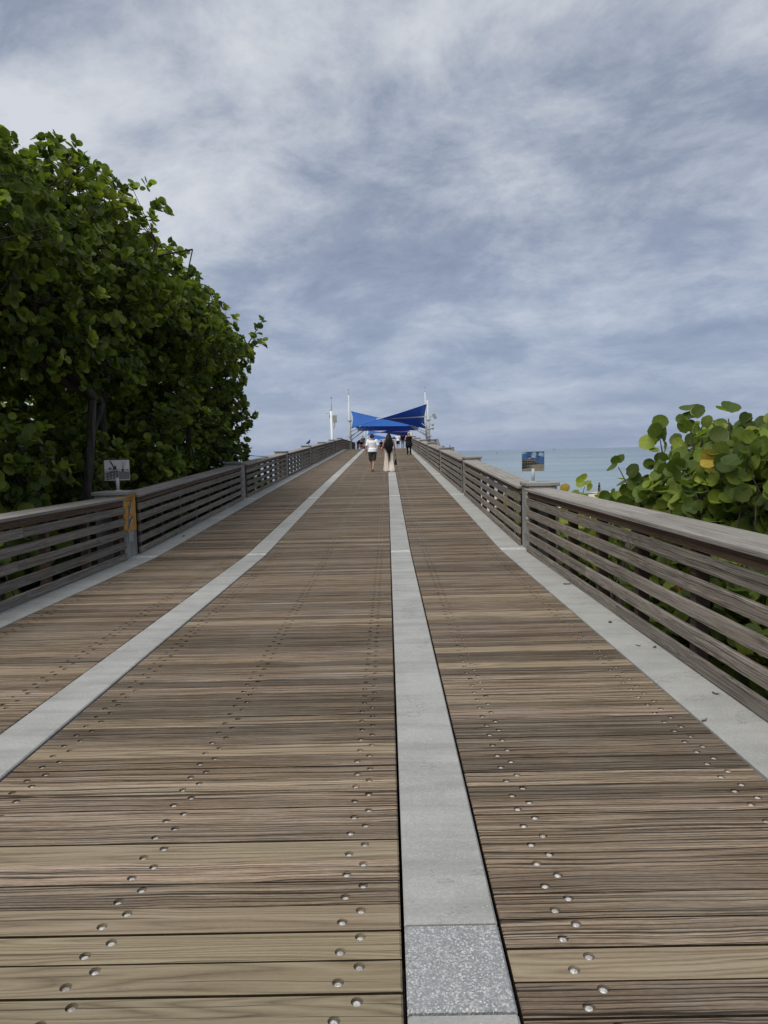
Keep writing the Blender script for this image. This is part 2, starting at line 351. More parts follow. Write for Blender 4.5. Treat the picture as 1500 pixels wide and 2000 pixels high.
# ------------------------------------------------------------------ boardwalk
walk=thing('boardwalk',(0,0,0),'weathered plank pier deck with two pale concrete strips rising to a crest','pier deck',kind='structure')
CS=XA+1.165; LS=XA-1.165; SW=.1575; KI=2.775; KO=3.285
PITCH=.1405; GAP=.005
def tint_for(i,x0,yc):
    r=random.random()
    k=.80+.42*random.random()
    base=(k*(1+.05*(random.random()-.5)),k,k*(1+.08*(random.random()-.5)))
    return base
NEWB={}
holes_all=[]
HOLE_R,HOLE_D=.0185,.012
def plank(mb,x0,x1,yc,w,rows,tint,detail,far,z_off,tilt,mat=0):
    y0,y1=yc-w/2,yc+w/2; off=random.random()*211
    G=lambda p: (p[0]+off*1.3,(p[1]-yc)+off,p[2]-z_off+off*.17)
    th=.04; ch=.006 if detail else 0
    hs=[]      # a pair of holes per joist, near the front and the back edge of the board
    for r in rows:
        jx=(random.random()-.5)*.012
        hs.append((r-.031+jx,yc-.033+(random.random()-.5)*.008)); hs.append((r+.031+jx,yc+.033+(random.random()-.5)*.008))
    hs.sort()
    vs=[];fs=[];idx={}
    def T(x,y,dz=0):
        k=(round(x,5),round(y,5),round(dz,5))
        if k not in idx: idx[k]=len(vs); vs.append((x,y,P(y)+z_off+tilt*(x-x0)+dz))
        return idx[k]
    a,b=y0+ch,y1-ch; xa,xb=x0+ch,x1-ch
    if detail:
        s=.0235; N=16
        L=[(xa,a),(xa,b)]
        for hx,hy in hs:
            l,r=hx-s,hx+s
            Rr=[(l,a),(l,hy-s),(l,hy+s),(l,b)]
            fs.append(tuple(T(*q) for q in [L[0]]+Rr+L[:0:-1]))
            fs.append((T(l,a),T(r,a),T(r,hy-s),T(l,hy-s))); fs.append((T(l,hy+s),T(r,hy+s),T(r,b),T(l,b)))
            rp=[(hx+HOLE_R*math.cos(2*math.pi*k/N),hy+HOLE_R*math.sin(2*math.pi*k/N)) for k in range(N)]
            ring=[T(*q) for q in rp]; dep=[T(*q,-HOLE_D) for q in rp]
            cn=[T(l,hy-s),T(r,hy-s),T(r,hy+s),T(l,hy+s)]
            for c,st in enumerate((8,12,0,4)):
                arc=[ring[(st+k)%N] for k in range(5)]
                fs.append(tuple([cn[c]]+arc[::-1])); fs.append((cn[c],cn[(c+1)%4],arc[4]))
            for k in range(N): fs.append((ring[k],dep[k],dep[(k+1)%N],ring[(k+1)%N]))
            fs.append(tuple(dep))
            holes_all.append((hx,hy,P(hy)+z_off+tilt*(hx-x0),1))
            L=[(r,a),(r,hy-s),(r,hy+s),(r,b)]
        fs.append(tuple(T(*q) for q in [L[0],(xb,a),(xb,b)]+L[:0:-1]))
        o=[T(x0,y0,-ch),T(x1,y0,-ch),T(x1,y1,-ch),T(x0,y1,-ch)]; i_=[T(xa,a),T(xb,a),T(xb,b),T(xa,b)]
        for k in range(4): fs.append((o[k],o[(k+1)%4],i_[(k+1)%4],i_[k]))
    else:
        o=[T(x0,y0),T(x1,y0),T(x1,y1),T(x0,y1)]; fs.append(tuple(o))
        if not far:
            for hx,hy in hs: holes_all.append((hx,hy,P(hy)+z_off+tilt*(hx-x0),0))
    cor=[(x0,y0),(x1,y0),(x1,y1),(x0,y1)]
    bt=[T(*q,-th) for q in cor]
    nf=len(fs)
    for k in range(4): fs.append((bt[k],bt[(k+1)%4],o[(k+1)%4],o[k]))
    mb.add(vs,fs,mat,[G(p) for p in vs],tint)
    for k in range(len(fs)-nf): mb.m[-1-k]=2       # sawn edges take the dark colour that paints shade into the gaps
PANELS=[(XA-KI+.008,LS-SW-.012,(XA-2.6,XA-1.56)),(LS+SW+.012,CS-SW-.012,(XA-.83,XA,XA+.83)),(CS+SW+.012,XA+KI-.008,(XA+1.56,XA+2.6))]
YEND=JOINT[7]
for pi,(x0,x1,rows) in enumerate(PANELS):
    mb=MB(); y=-2.43+.03*pi; i=0
    random.seed(100+pi)
    while y<YEND:
        w=(.131 if not (pi==1 and y<2.36) else .127)+random.random()*.006
        gap=.0125 if (pi==1 and y<2.36) else (.006+.006*random.random()**2)
        yc=y+w/2
        k=.60+.70*random.random()
        tint=(k*(1+.04*(random.random()-.5)),k,k*(1+.08*(random.random()-.6)))
        new=(pi==1 and (y<2.42 or 2.62<y<2.76 or 3.7<y<3.84)) or random.random()<.05
        if new: k=.88+.2*random.random(); tint=(k*(.97+.06*random.random()),k,k*.97)
        if pi==1 and y<2.28: tint=(tint[0]*.965,tint[1],tint[2]*.96)
        plank(mb,x0,x1,yc,w,rows,tint,-.3<y<12.0,y>42,(random.random()-.5)*.005,(random.random()-.5)*.002,1 if new else 0)
        y+=w+gap
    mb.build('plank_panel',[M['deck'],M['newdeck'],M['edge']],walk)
# pale strips and edge bands, one run of slabs per span, with the light joint bars between them
def band(name,xa,xb,mat,lift,label=None):
    mb=MB(); ed=[-2.5]+[1.92]*(name=='concrete_strip' and xa>XA)+JOINT
    for i in range(len(ed)-1):
        a,b=ed[i]+.006,ed[i+1]-.006; mt=0
        if name=='concrete_strip' and xa>XA and i==1: mt=3
        ny=max(1,int((b-a)/1.0)); th=.42
        c=.007
        vs=[];fs=[]
        zt=lambda y:P(y)+lift
        prof=[(xa,-th),(xa,-c),(xa+c,0),(xb-c,0),(xb,-c),(xb,-th)]
        yl=[(a,-c),(a+c,0)]+[(a+(b-a)*k/ny,0) for k in range(1,ny)]+[(b-c,0),(b,-c)]
        for (yy,dz) in yl:
            for (xx,zz_) in prof: vs.append((xx,yy,zt(yy)+(zz_+dz if zz_>-.1 else zz_)))
        n=len(prof)
        for j in range(len(yl)-1):
            for k in range(n-1): fs.append((j*n+k,j*n+k+1,(j+1)*n+k+1,(j+1)*n+k))
        fs.append(tuple(range(n-1,-1,-1))); fs.append(tuple((len(yl)-1)*n+k for k in range(n)))
        mb.add(vs,fs,mt)
        if i and ed[i] in JOINT[1:]:
            jy=ed[i]
            for q in (-.055,.035): mb.box(xa+.004,xb-.004,jy+q,jy+q+.026,lift,lift+.006,1,zf=P)
    return mb.build(name,[mat,M['joint'],M['gap'],M['aggregate']],walk)
band('concrete_strip',LS-SW,LS+SW,M['concrete'],.006); band('concrete_strip',CS-SW,CS+SW,M['concrete'],.006)
band('concrete_kerb',XA-KO,XA-KI,M['kerb'],.008); band('concrete_kerb',XA+KI,XA+KO,M['kerb'],.008)
# joists below the planks, and pile bents under every joint
mb=MB()
for xs_ in (XA-2.6,XA-1.56,XA-.83,XA,XA+.83,XA+1.56,XA+2.6):
    for i in range(len(JOINT)-1): mb.box(xs_-.06,xs_+.06,JOINT[i],JOINT[i+1],-.30,-.046,zf=P)
    mb.box(xs_-.06,xs_+.06,-2.4,JOINT[0],-.30,-.046,zf=P)
mb.build('joist',M['brown'],walk)
mb=MB()
for jy in JOINT:
    g=float(gz(0,jy))
    mb.box(XA-3.6,XA+3.6,jy-.35,jy+.35,P(jy)-.95,P(jy)-.42)
    for xx in (XA-2.8,XA,XA+2.8): mb.tube([(xx,jy,g-1),(xx,jy,P(jy)-.95)],[.28,.28],12)
mb.build('pile_bent',M['block'],walk)
# the deck goes on level past the crest, widens under the canopies and ends in a broad head
mb=MB(); YP=78.0
random.seed(5); y=YEND+.01
while y<150:
    k=.75+.4*random.random(); x1=XA+KI if y<YP else 5.5
    mb.box(XA-KI,x1,y,y+.135,-.04,0,0,'x',(k,k*.99,k*.98),zf=P,skip=('b',)); y+=.14 if y<YP else .137
mb.build('plank_panel',M['deck'],walk)
mb=MB(); mb.box(XA-KO,XA-KI-.006,YEND+.01,150,-.5,.008,zf=P); mb.box(XA+KI+.006,XA+KO,YEND+.01,YP,-.5,.008,zf=P); mb.box(5.506,5.75,YP,150,-.5,.006,zf=P); mb.box(XA+KI+.4,5.5,YP,YP+.3,-.5,-.045,zf=P)
mb.build('concrete_kerb',M['kerb'],walk)
mb=MB()
for yy in (75.4,84.6,93.7,103,112,121,130,139,148):
    for xx in (XA-2.8,XA+2.8,5.0): mb.tube([(xx,yy,-9),(xx,yy,P(yy)-.5)],[.3,.3],10)
    mb.box(XA-3.5,5.4,yy-.35,yy+.35,P(yy)-1.1,P(yy)-.502)
mb.build('pile_bent',M['block'],walk)
# bolts: the hundred that show largest are parts of their own
def bolt_mesh(segs,rings,r=.0122,h=.0040):
    vs=[(0,0,h)];fs=[]
    for i in range(1,rings+1):
        th=(math.pi/2)*i/rings
        for k in range(segs): vs.append((r*math.sin(th)*math.cos(6.2832*k/segs),r*math.sin(th)*math.sin(6.2832*k/segs),h*math.cos(th)))
    for k in range(segs):
        fs.append((0,1+k,1+(k+1)%segs))
        for i in range(rings-1): fs.append((1+i*segs+k,1+(i+1)*segs+k,1+(i+1)*segs+(k+1)%segs,1+i*segs+(k+1)%segs))
    return vs,fs
vis=[h for h in holes_all if h[1]>1.75 and abs((h[0]*1400/h[1]))<770]
vis.sort(key=lambda h:h[1]); near100=vis[:100]; ns=set((h[0],h[1]) for h in near100)
me=None
bv,bf=bolt_mesh(12,4); wv,wf=bolt_mesh(12,1,.0172,.0012)
for h in near100:
    if me is None:
        mb=MB(); mb.add(wv,wf,1); mb.add([(p[0],p[1],p[2]+.001) for p in bv],bf,0,smooth=True); ob=mb.build('bolt',[M['bolt'],M['hole']],walk); me=ob.data
    else:
        ob=bpy.data.objects.new('bolt',me); COL.objects.link(ob); ob.parent=walk
    up=.0045 if h[0]>CS else .003*random.random()
    ob.location=(h[0],h[1],h[2]-HOLE_D+up); ob.rotation_euler=((random.random()-.5)*.2,(random.random()-.5)*.2,random.random()*6)
mb=MB(); b2,f2=bolt_mesh(8,2); b3,f3=bolt_mesh(6,1,.0105,.003); 
for h in holes_all:
    if (h[0],h[1]) in ns: continue
    if h[3]:
        up=.0045 if h[0]>CS else .003*random.random()
        mb.add([(p[0]+h[0],p[1]+h[1],p[2]+h[2]-HOLE_D+up) for p in b2],f2,0,smooth=True)
    else:
        q=h[2]+.002
        mb.add([(p[0]*1.5+h[0],p[1]*1.5+h[1],p[2]*.3+q) for p in b3],f3,1); mb.add([(p[0]*.9+h[0],p[1]*.9+h[1]-.003,p[2]+q+.001) for p in b3],f3,0)
ob=mb.build('bolts',[M['bolt'],M['hole']],walk); ob['kind']='stuff'
M['palegrey']=plain('pale grey paint',(.42,.43,.43),.65,.2,var=.08)
# ------------------------------------------------------------------ railings and concrete posts
ORD=['first','second','third','fourth','fifth','sixth','seventh','eighth','ninth']
def railing(side,y0,y1,label,group,near):
    """one length of railing between two concrete posts: side -1 left, 1 right"""
    X=lambda d: XA+side*d
    ym=(y0+y1)/2
    r=thing('railing_section',(X(3.14),ym,P(ym)),label,'railing',group)
    def bar(name,mat,d0,d1,z0,z1,ya,yb,tint=(1,1,1),seg=1,bevel=True):
        mb=MB(); a,b=sorted((X(d0),X(d1)))
        mb.box(a,b,ya,yb,z0,z1,0,'y',tint,zf=P)
        o=mb.build(name,mat,r,origin=(X((d0+d1)/2),(ya+yb)/2,P((ya+yb)/2)+(z0+z1)/2))
        if near and bevel:
            m=o.modifiers.new('edge','BEVEL'); m.width=.005; m.segments=2
        return o
    def tn(lo=.82,hi=1.15):
        k=lo+(hi-lo)*random.random(); return (k*1.01,k,k*(.97+.05*random.random()))
    cut=lambda: y0+(y1-y0)*(.35+.35*random.random())
    # five horizontal boards, each butted from two lengths
    for z in (.0,.183,.366,.548,.724):
        c=cut(); h=.107+.004*random.random()
        mb=MB(); a,b=sorted((X(3.125),X(3.163)))
        mb.box(a,b,y0+.02,c-.002,z+.012,z+.012+h,0,'y',tn(),zf=P); mb.box(a+.002*side,b+.002*side,c+.002,y1-.02,z+.011,z+.011+h-.002,0,'y',tn(),zf=P)
        o=mb.build('rail_board',M['rail'],r,origin=(X(3.14),ym,P(ym)+z+.06))
        if near: m=o.modifiers.new('edge','BEVEL'); m.width=.005; m.segments=2
    bar('fascia_board',M['brown'],3.150,3.188,.862,.950,y0+.02,y1-.02,(1.5,1.42,1.35))
    # cap in two planks side by side
    mb=MB(); cc=cut()
    for (d0,d1) in ((3.095,3.310),(3.314,3.53)):
        for (ya,yb) in ((y0-.01,cc-.002),(cc+.002,y1+.01)):
            a,b=sorted((X(d0),X(d1))); mb.box(a,b,ya,yb,.953,.992,0,'y',tn(.88,1.1),zf=P)
    o=mb.build('cap_board',M['cap'],r,origin=(X(3.35),ym,P(ym)+.97))
    if near: m=o.modifiers.new('edge','BEVEL'); m.width=.006; m.segments=2
    n=max(2,round((y1-y0)/1.25))
    for k in range(n+1):
        yy=y0+.16+(y1-y0-.32)*k/n
        k_=.8+.5*random.random()
        bar('post',M['brown'],3.166,3.266,.010,.951,yy-.048,yy+.048,(k_*1.1,k_,k_*.95),bevel=False)
    return r
def block_post(side,y,label,group,cap=True,near=False):
    X=lambda d: XA+side*d
    t_=thing('concrete_post',(X(3.4),y,P(y)),label,'post',group)
    def blk(name,d0,d1,ya,yb,z0,z1,mat=M['block'],bev=.012):
        mb=MB(); a,b=sorted((X(d0),X(d1))); mb.box(a,b,ya,yb,z0,z1,0,'z')
        o=mb.build(name,mat,t_,origin=(X((d0+d1)/2),(ya+yb)/2,P(y)+0)); 
        for vv in o.data.vertices: vv.co.z+=0
        o.location.z=0
        for vv in o.data.vertices: vv.co.z+=P(y)
        if bev: m=o.modifiers.new('edge','BEVEL'); m.width=bev; m.segments=2
        return o
    blk('shaft',3.172,3.62,y-.28,y+.28,-1.0,1.02)
    blk('capstone',3.14,3.66,y-.30,y+.30,1.022,1.082)
    # side fin that carries the rail ends
    return t_
g='railing sections along the ramp'
for side in (1,-1):
    sn='right' if side>0 else 'left'
    random.seed(40+side)
    for i in range(7):
        y0,y1=JOINT[i]+.29,JOINT[i+1]-.29
        what={0:('weathered grey plank railing with a wide cap in front of the sea grape shrub' if side>0 else 'weathered grey plank railing under the dark tree, before the orange painted post')}.get(i)
        if what is None:
            if i==1: what='grey plank railing just past the colour pier picture on the right' if side>0 else 'grey plank railing just past the black and white picture on the left'
            else: what=f'{ORD[i]} grey plank railing section up the {sn} edge of the ramp'+(', ending at the crest' if i==6 else '')
        railing(side,y0,y1,what,g,i<2)
    for i in range(1,8):
        if i==1: continue
        block_post(side,JOINT[i],f'{ORD[i-1]} concrete post up the {sn} edge of the ramp'+(', at the crest' if i==7 else ''),'concrete posts between the railing sections')
for (a,b,lab) in ((JOINT[7]+.29,75.1,'level plank railing just past the crest on the left edge'),(75.7,84.3,'level plank railing beside the people at the left edge of the deck'),(84.9,93.6,'far plank railing behind the seated people on the left edge')):
    railing(-1,a,b,lab,'level railings past the crest',False)
for yy,lab in ((75.4,'concrete post of the left railing past the crest'),(84.6,'concrete post of the left railing beside the canopy mast')):
    block_post(-1,yy,lab,'level posts past the crest')
railing(1,JOINT[7]+.29,YP-.2,'level plank railing just past the crest on the right edge','level railings past the crest',False)
# cross railing where the deck widens to the right, with a sloping concrete end
r=thing('cross_railing',(4.0,YP,P(YP)),'dark plank railing set across the pier where the deck widens right','railing')
for z in (.03,.22,.41,.60,.76):
    mb=MB(); mb.box(2.75,5.3,YP-.02,YP+.02,z,z+.11,0,'x',zf=P); mb.build('rail_board',M['rail'],r,origin=(4,YP,P(YP)+z))
mb=MB(); mb.box(2.70,5.3,YP-.12,YP+.2,.91,.96,0,'x',(.45,.42,.4),zf=P); mb.build('cap_board',M['rail'],r,origin=(4,YP,P(YP)+.93))
for xx in (2.85,3.7,4.5,5.22):
    mb=MB(); mb.box(xx-.05,xx+.05,YP+.022,YP+.1,.0,.908,0,'z',(.7,.7,.7),zf=P); mb.build('post',M['brown'],r,origin=(xx,YP,P(YP)))
mb=MB(); y0,y1=YP-.18,YP+.3; zb=P(YP)
mb.hexa([(5.32,y0,zb-1.0),(6.15,y0,zb-1.0),(6.15,y1,zb-1.0),(5.32,y1,zb-1.0),(5.32,y0,zb+1.0),(5.52,y0,zb+1.0),(5.52,y1,zb+1.0),(5.32,y1,zb+1.0)])
tag(mb.build('end_wall',M['block'],None,origin=(5.6,YP,zb-1)),'sloping concrete end wall beside the cross railing','wall')
# the two posts that carry pictures
def post_with_sign(side,y,label,photo_label,paint):
    p=block_post(side,y,label,None)
    X=lambda d: XA+side*d
    z=P(y)
    # square cover plate low on the inner face
    mb=MB(); a,b=sorted((X(3.164),X(3.173))); mb.box(a,b,y-.10,y+.10,.26,.43,zf=P); mb.build('cover_plate',M['greysteel'],p,origin=(X(3.168),y,z+.34))
    return p
p=post_with_sign(1,JOINT[1],'grey concrete post with a pale notice plate, below the colour picture',None,False)
mb=MB(); a,b=XA+3.168,XA+3.172
mb.box(a-.004,b-.001,JOINT[1]-.265,JOINT[1]-.10,.50,.93,0,zf=P)
for k,(ya,yb,za,zb_) in enumerate([(-.25,-.205,.54,.72),(-.19,-.15,.54,.86),(-.25,-.12,.76,.78),(-.25,-.12,.88,.91),(-.14,-.118,.54,.70)]): mb.box(a-.006,a-.0045,JOINT[1]+ya,JOINT[1]+yb,za,zb_,1,zf=P)
mb.build('notice_plate',[plain('notice white',(.50,.50,.48)),plain('notice print',(.20,.20,.20))],p,origin=(a,JOINT[1]-.18,.7))
p=post_with_sign(-1,JOINT[1],'concrete post painted orange with two leaping grey fish',None,True)
t=NT('orange mural paint'); n=t.noise(t.pos(),9,6,.65); n2=t.noise(t.pos(),30,3,.6)
c=t.ramp(t.math('ADD',t.math('MULTIPLY',n,.7),t.math('MULTIPLY',n2,.3)),[(.3,(.30,.145,.018)),(.5,(.46,.24,.035)),(.72,(.55,.33,.07))]); M['mural']=t.out(c,.75,.2)
M['fish']=plain('mural fish grey blue',(.085,.105,.135),.7,var=.35,scale=22); M['fishlight']=plain('mural fish belly',(.42,.44,.44),.7)
yc=JOINT[1]; xf=XA-3.172
mb=MB(); mb.box(xf,xf+.004,yc-.268,yc+.268,.43,1.015,0,zf=P)
mb.box(XA-3.26,XA-3.176,yc-.2845,yc-.2805,.43,1.015,0,zf=P)
def leap(cy,cz,k,flip,ang):
    # flat painted fish: body outline, fin, forked tail and a pale belly
    body=[(-.20,-.01),(-.14,.035),(-.05,.065),(.04,.062),(.10,.045),(.155,.02),(.19,-.005),(.15,-.02),(.07,-.035),(-.04,-.035),(-.13,-.02)]
    fin=[(-.03,.060),(-.06,.118),(.03,.060)]; tail=[(-.185,.0),(-.27,.055),(-.235,.0),(-.26,-.055)]; fl=[(.05,-.028),(.01,-.09),(.09,-.033)]
    bel=[(-.10,-.018),(-.02,-.008),(.08,-.006),(.15,-.012),(.07,-.033),(-.04,-.033)]
    c_,s_=math.cos(ang),math.sin(ang)
    for j,(o,m) in enumerate(((body,1),(fin,1),(tail,1),(fl,1),(bel,2))):
        pts=[]
        for (a,b) in o:
            a,b=a*k*flip,b*k
            pts.append((xf+.0056+.0006*j,yc+cy+(a*c_-b*s_),cz+a*s_+b*c_+P(yc)))
        f=tuple(range(len(pts))); mb.add(pts,[f],m)
leap(.02,.80,.95,1,R(58)); leap(.0,.57,.92,1,R(38))
for (ya,yb,z0) in ((-.2,.19,.955),(-.13,.13,.915)):
    q=ya
    while q<yb: 
        w_=.018+.03*random.random(); mb.box(xf+.0045,xf+.0060,yc+q,yc+q+w_,z0,z0+.022,3,zf=P); q+=w_+.012
mb.build('mural',[M['mural'],M['fish'],M['fishlight'],plain('mural lettering',(.12,.08,.03))],p,origin=(xf,yc,P(yc)+.7))
# ---- picture boards on short white poles, standing on those posts
def picture(loc,face,label,draw,mats,w=.40,h=.32,tilt=.0):
    s=thing('picture_sign',loc,label,'sign','picture boards on the posts')
    mb=MB(); mb.tube([(0,0,0),(0,0,.21)],[.026,.026],14); mb.tube([(0,0,0),(0,0,.012)],[.07,.07],14)
    o=mb.build('pole',M['palegrey'],s,origin=(0,0,0)); o.location=(0,0,0)
    mb=MB(); mb.box(-w/2,w/2,-.008,.012,.17,.17+h,0)
    o=mb.build('board',M['palegrey'],s); o.location=(0,0,0); o.rotation_euler=(0,0,face); m=o.modifiers.new('e','BEVEL'); m.width=.003
    mb=MB(); L=[0]
    def quad(u0,v0,u1,v1,m): poly([(u0,v0),(u1,v0),(u1,v1),(u0,v1)],m)
    def poly(pts,m):
        L[0]+=1; y=-.0084-.00012*L[0]
        mb.add([(-w/2+.002+(w-.004)*a,y,.172+(h-.004)*b) for a,b in pts],[tuple(range(len(pts)))],m)
    def line(a,b,th,m):
        dx,dy=b[0]-a[0],b[1]-a[1]; l=math.hypot(dx,dy); nx,ny=-dy/l*th/2,dx/l*th/2
        poly([(a[0]+nx,a[1]+ny),(a[0]-nx,a[1]-ny),(b[0]-nx,b[1]-ny),(b[0]+nx,b[1]+ny)][::-1],m)
    draw(quad,poly,line)
    o=mb.build('photo_print',mats,s); o.location=(0,0,0); o.rotation_euler=(0,0,face)
    return s
def G(v,name,tintc=(1,1,1),var=.12,sc=9): return plain(name,tuple(v*.78*c for c in tintc),.35,.4,var=var,scale=sc)
BW=[G(.62,'print pale sky',var=.08,sc=4),G(.16,'print grey water',var=.35,sc=60),G(.03,'print black'),G(.36,'print mid grey',var=.3,sc=30),G(.50,'print light grey')]
def draw_bw(quad,poly,line):
    quad(0,0,1,1,0); quad(0,.0,1,.52,4); quad(.0,.10,1,.46,3); quad(.58,.05,1,.42,1); quad(0,.52,1,.555,3)
    poly([(.02,.02),(.62,.07),(.66,.40),(.50,.50),(.30,.50),(.04,.36)],1)
    for k in range(13): line((.05+.043*k,.04),(.07+.041*k,.37+.01*k),.011,2 if k%3 else 4)
    line((.04,.33),(.6,.47),.018,2); line((.04,.20),(.62,.30),.012,2); line((.06,.10),(.62,.16),.010,4)
    poly([(.34,.53),(.48,.53),(.49,.66),(.45,.74),(.40,.70),(.35,.62)],2); line((.40,.62),(.24,.97),.055,2); line((.30,.94),(.41,.70),.012,4)
    poly([(.17,.54),(.27,.54),(.26,.63),(.19,.64)],2); line((.30,.53),(.30,.64),.02,2)
    line((.73,.54),(.73,.97),.010,2); line((.75,.56),(.88,.97),.013,2); line((.745,.56),(.78,.95),.008,2); poly([(.69,.43),(.79,.43),(.78,.55),(.74,.60),(.70,.54)],2); quad(.86,.50,.97,.54,1)
CO=[G(1,'print blue sky',(.055,.13,.29),.55,9),G(1,'print cloud',(.36,.45,.52),.25,12),G(1,'print dark pier',(.020,.025,.035)),G(1,'print pier beige',(.26,.21,.15),.3,20),G(1,'print roof blue',(.015,.06,.19)),G(1,'print sand',(.27,.24,.18),.2,14),G(1,'print sea',(.06,.12,.17))]
def draw_co(quad,poly,line):
    quad(0,0,1,1,0); poly([(.42,.70),(.60,.66),(.66,.86),(.60,.97),(.48,.94)],1); poly([(.72,.80),(.97,.72),(.97,.90),(.80,.95)],1); poly([(.0,.86),(.22,.93),(.12,.99),(.0,.99)],1)
    quad(0,0,1,.24,5); poly([(.55,.33),(1,.33),(1,.40),(.55,.42)],6); poly([(.0,.20),(1,.12),(1,.34),(.45,.34),(.2,.26)],5)
    poly([(.0,.24),(.72,.36),(.72,.50),(.0,.62)],2)
    line((0,.585),(.73,.49),.030,3); line((0,.44),(.72,.43),.014,3)
    for k in range(7): line((.03+.105*k,.27+.012*k),(.03+.105*k,.58-.013*k),.016,3)
    poly([(.22,.70),(.44,.68),(.34,.82)],4); poly([(.44,.60),(.66,.56),(.55,.67)],4); quad(.27,.60,.40,.70,3); quad(.49,.54,.61,.60,3)
    poly([(.0,.12),(.5,.22),(.3,.25),(.0,.22)],2)
picture((-4.325,JOINT[1],P(JOINT[1])+1.082),R(8),'black and white picture of cranes on a white pole above the orange post',draw_bw,BW,w=.385,h=.325)
picture((XA+3.30,JOINT[1],P(JOINT[1])+1.082),R(-4),'colour picture of a blue roofed pier on a white pole, seen against the sea',draw_co,CO,w=.355,h=.315)
# dead leaves lying on the right edge band and the left one
M['dry']=plain('dry leaf brown',(.10,.055,.035),.8,var=.4,scale=30)
for i,(x,y,s_,lab) in enumerate([(2.08,8.35,.06,'curled dead leaf on the right kerb, farthest from the camera'),(2.0,6.45,.035,'flat dead leaf lying in the middle of the right kerb'),(1.98,5.65,.02,'small dark dead leaf near the inner edge of the right kerb'),(2.09,5.6,.025,'dark leaf scrap against the lowest right rail board'),(2.07,4.5,.025,'small dead leaf pile against the right rail by a board end'),(1.80,4.05,.02,'dark leaf on the edge where right kerb meets the planks'),(-3.93,13.6,.07,'dark dead leaf lying on the left kerb past the orange post')]):
    mb=MB(); N=14; vs=[(0,0,.004)]
    for k in range(N):
        a=6.2832*k/N; rr=s_*(.75+.25*random.random())*(1-.3*abs(math.sin(a))); vs.append((rr*math.cos(a),rr*math.sin(a)*.75,.004+.3*s_*abs(math.cos(a))**2*random.random()))
    mb.add(vs,[(0,1+k,1+(k+1)%N) for k in range(N)]); mb.tube([(s_*.7,0,.01),(s_*1.3,.01,.012)],[.002,.0015],5)
    o=mb.build('dead_leaf',M['dry']); o.location=(x,y,P(y)+.009); o.rotation_euler=(0,0,i*1.3); tag(o,lab,'dead leaf','dead leaves on the kerbs')
    mm=o.modifiers.new('thick','SOLIDIFY'); mm.thickness=.0015
# ------------------------------------------------------------------ sea grape foliage
def leaf_template(nr,cup=.10,fold=.10,cell=True):
    """round leathery blade: centre, an inner and an outer ring; x across, y along the midrib from the petiole"""
    v=[(0,0,0)];f=[]
    a=[2*math.pi*k/nr for k in range(nr)]
    for q in (.55,1.0):
        for t_ in a:
            x=q*math.sin(t_)*1.06; y=-q*math.cos(t_)
            if q==1.0 and abs(t_)<.01: y+=.16           # notch at the stalk
            v.append((x,y,cup*q*q*(.6+.4*y)+fold*abs(x)*.9))
    for k in range(nr):
        k2=(k+1)%nr; f.append((0,1+k,1+k2)); f.append((1+k,1+nr+k,1+nr+k2,1+k2))
    return np.array(v),f
def leaf_template_small(nr):
    v=[(0,0,0)];f=[]
    for k in range(nr):
        t_=2*math.pi*(k+.5)/nr; x=math.sin(t_)*1.05; y=-math.cos(t_); v.append((x,y,.10+.12*abs(x)))
    for k in range(nr): f.append((0,1+k,1+(k+1)%nr))
    return np.array(v),f
GREENS=np.array([(.056,.086,.022),(.084,.125,.027),(.122,.175,.032),(.172,.235,.040),(.230,.290,.047),(.270,.320,.055),(.38,.28,.04),(.34,.13,.03)])
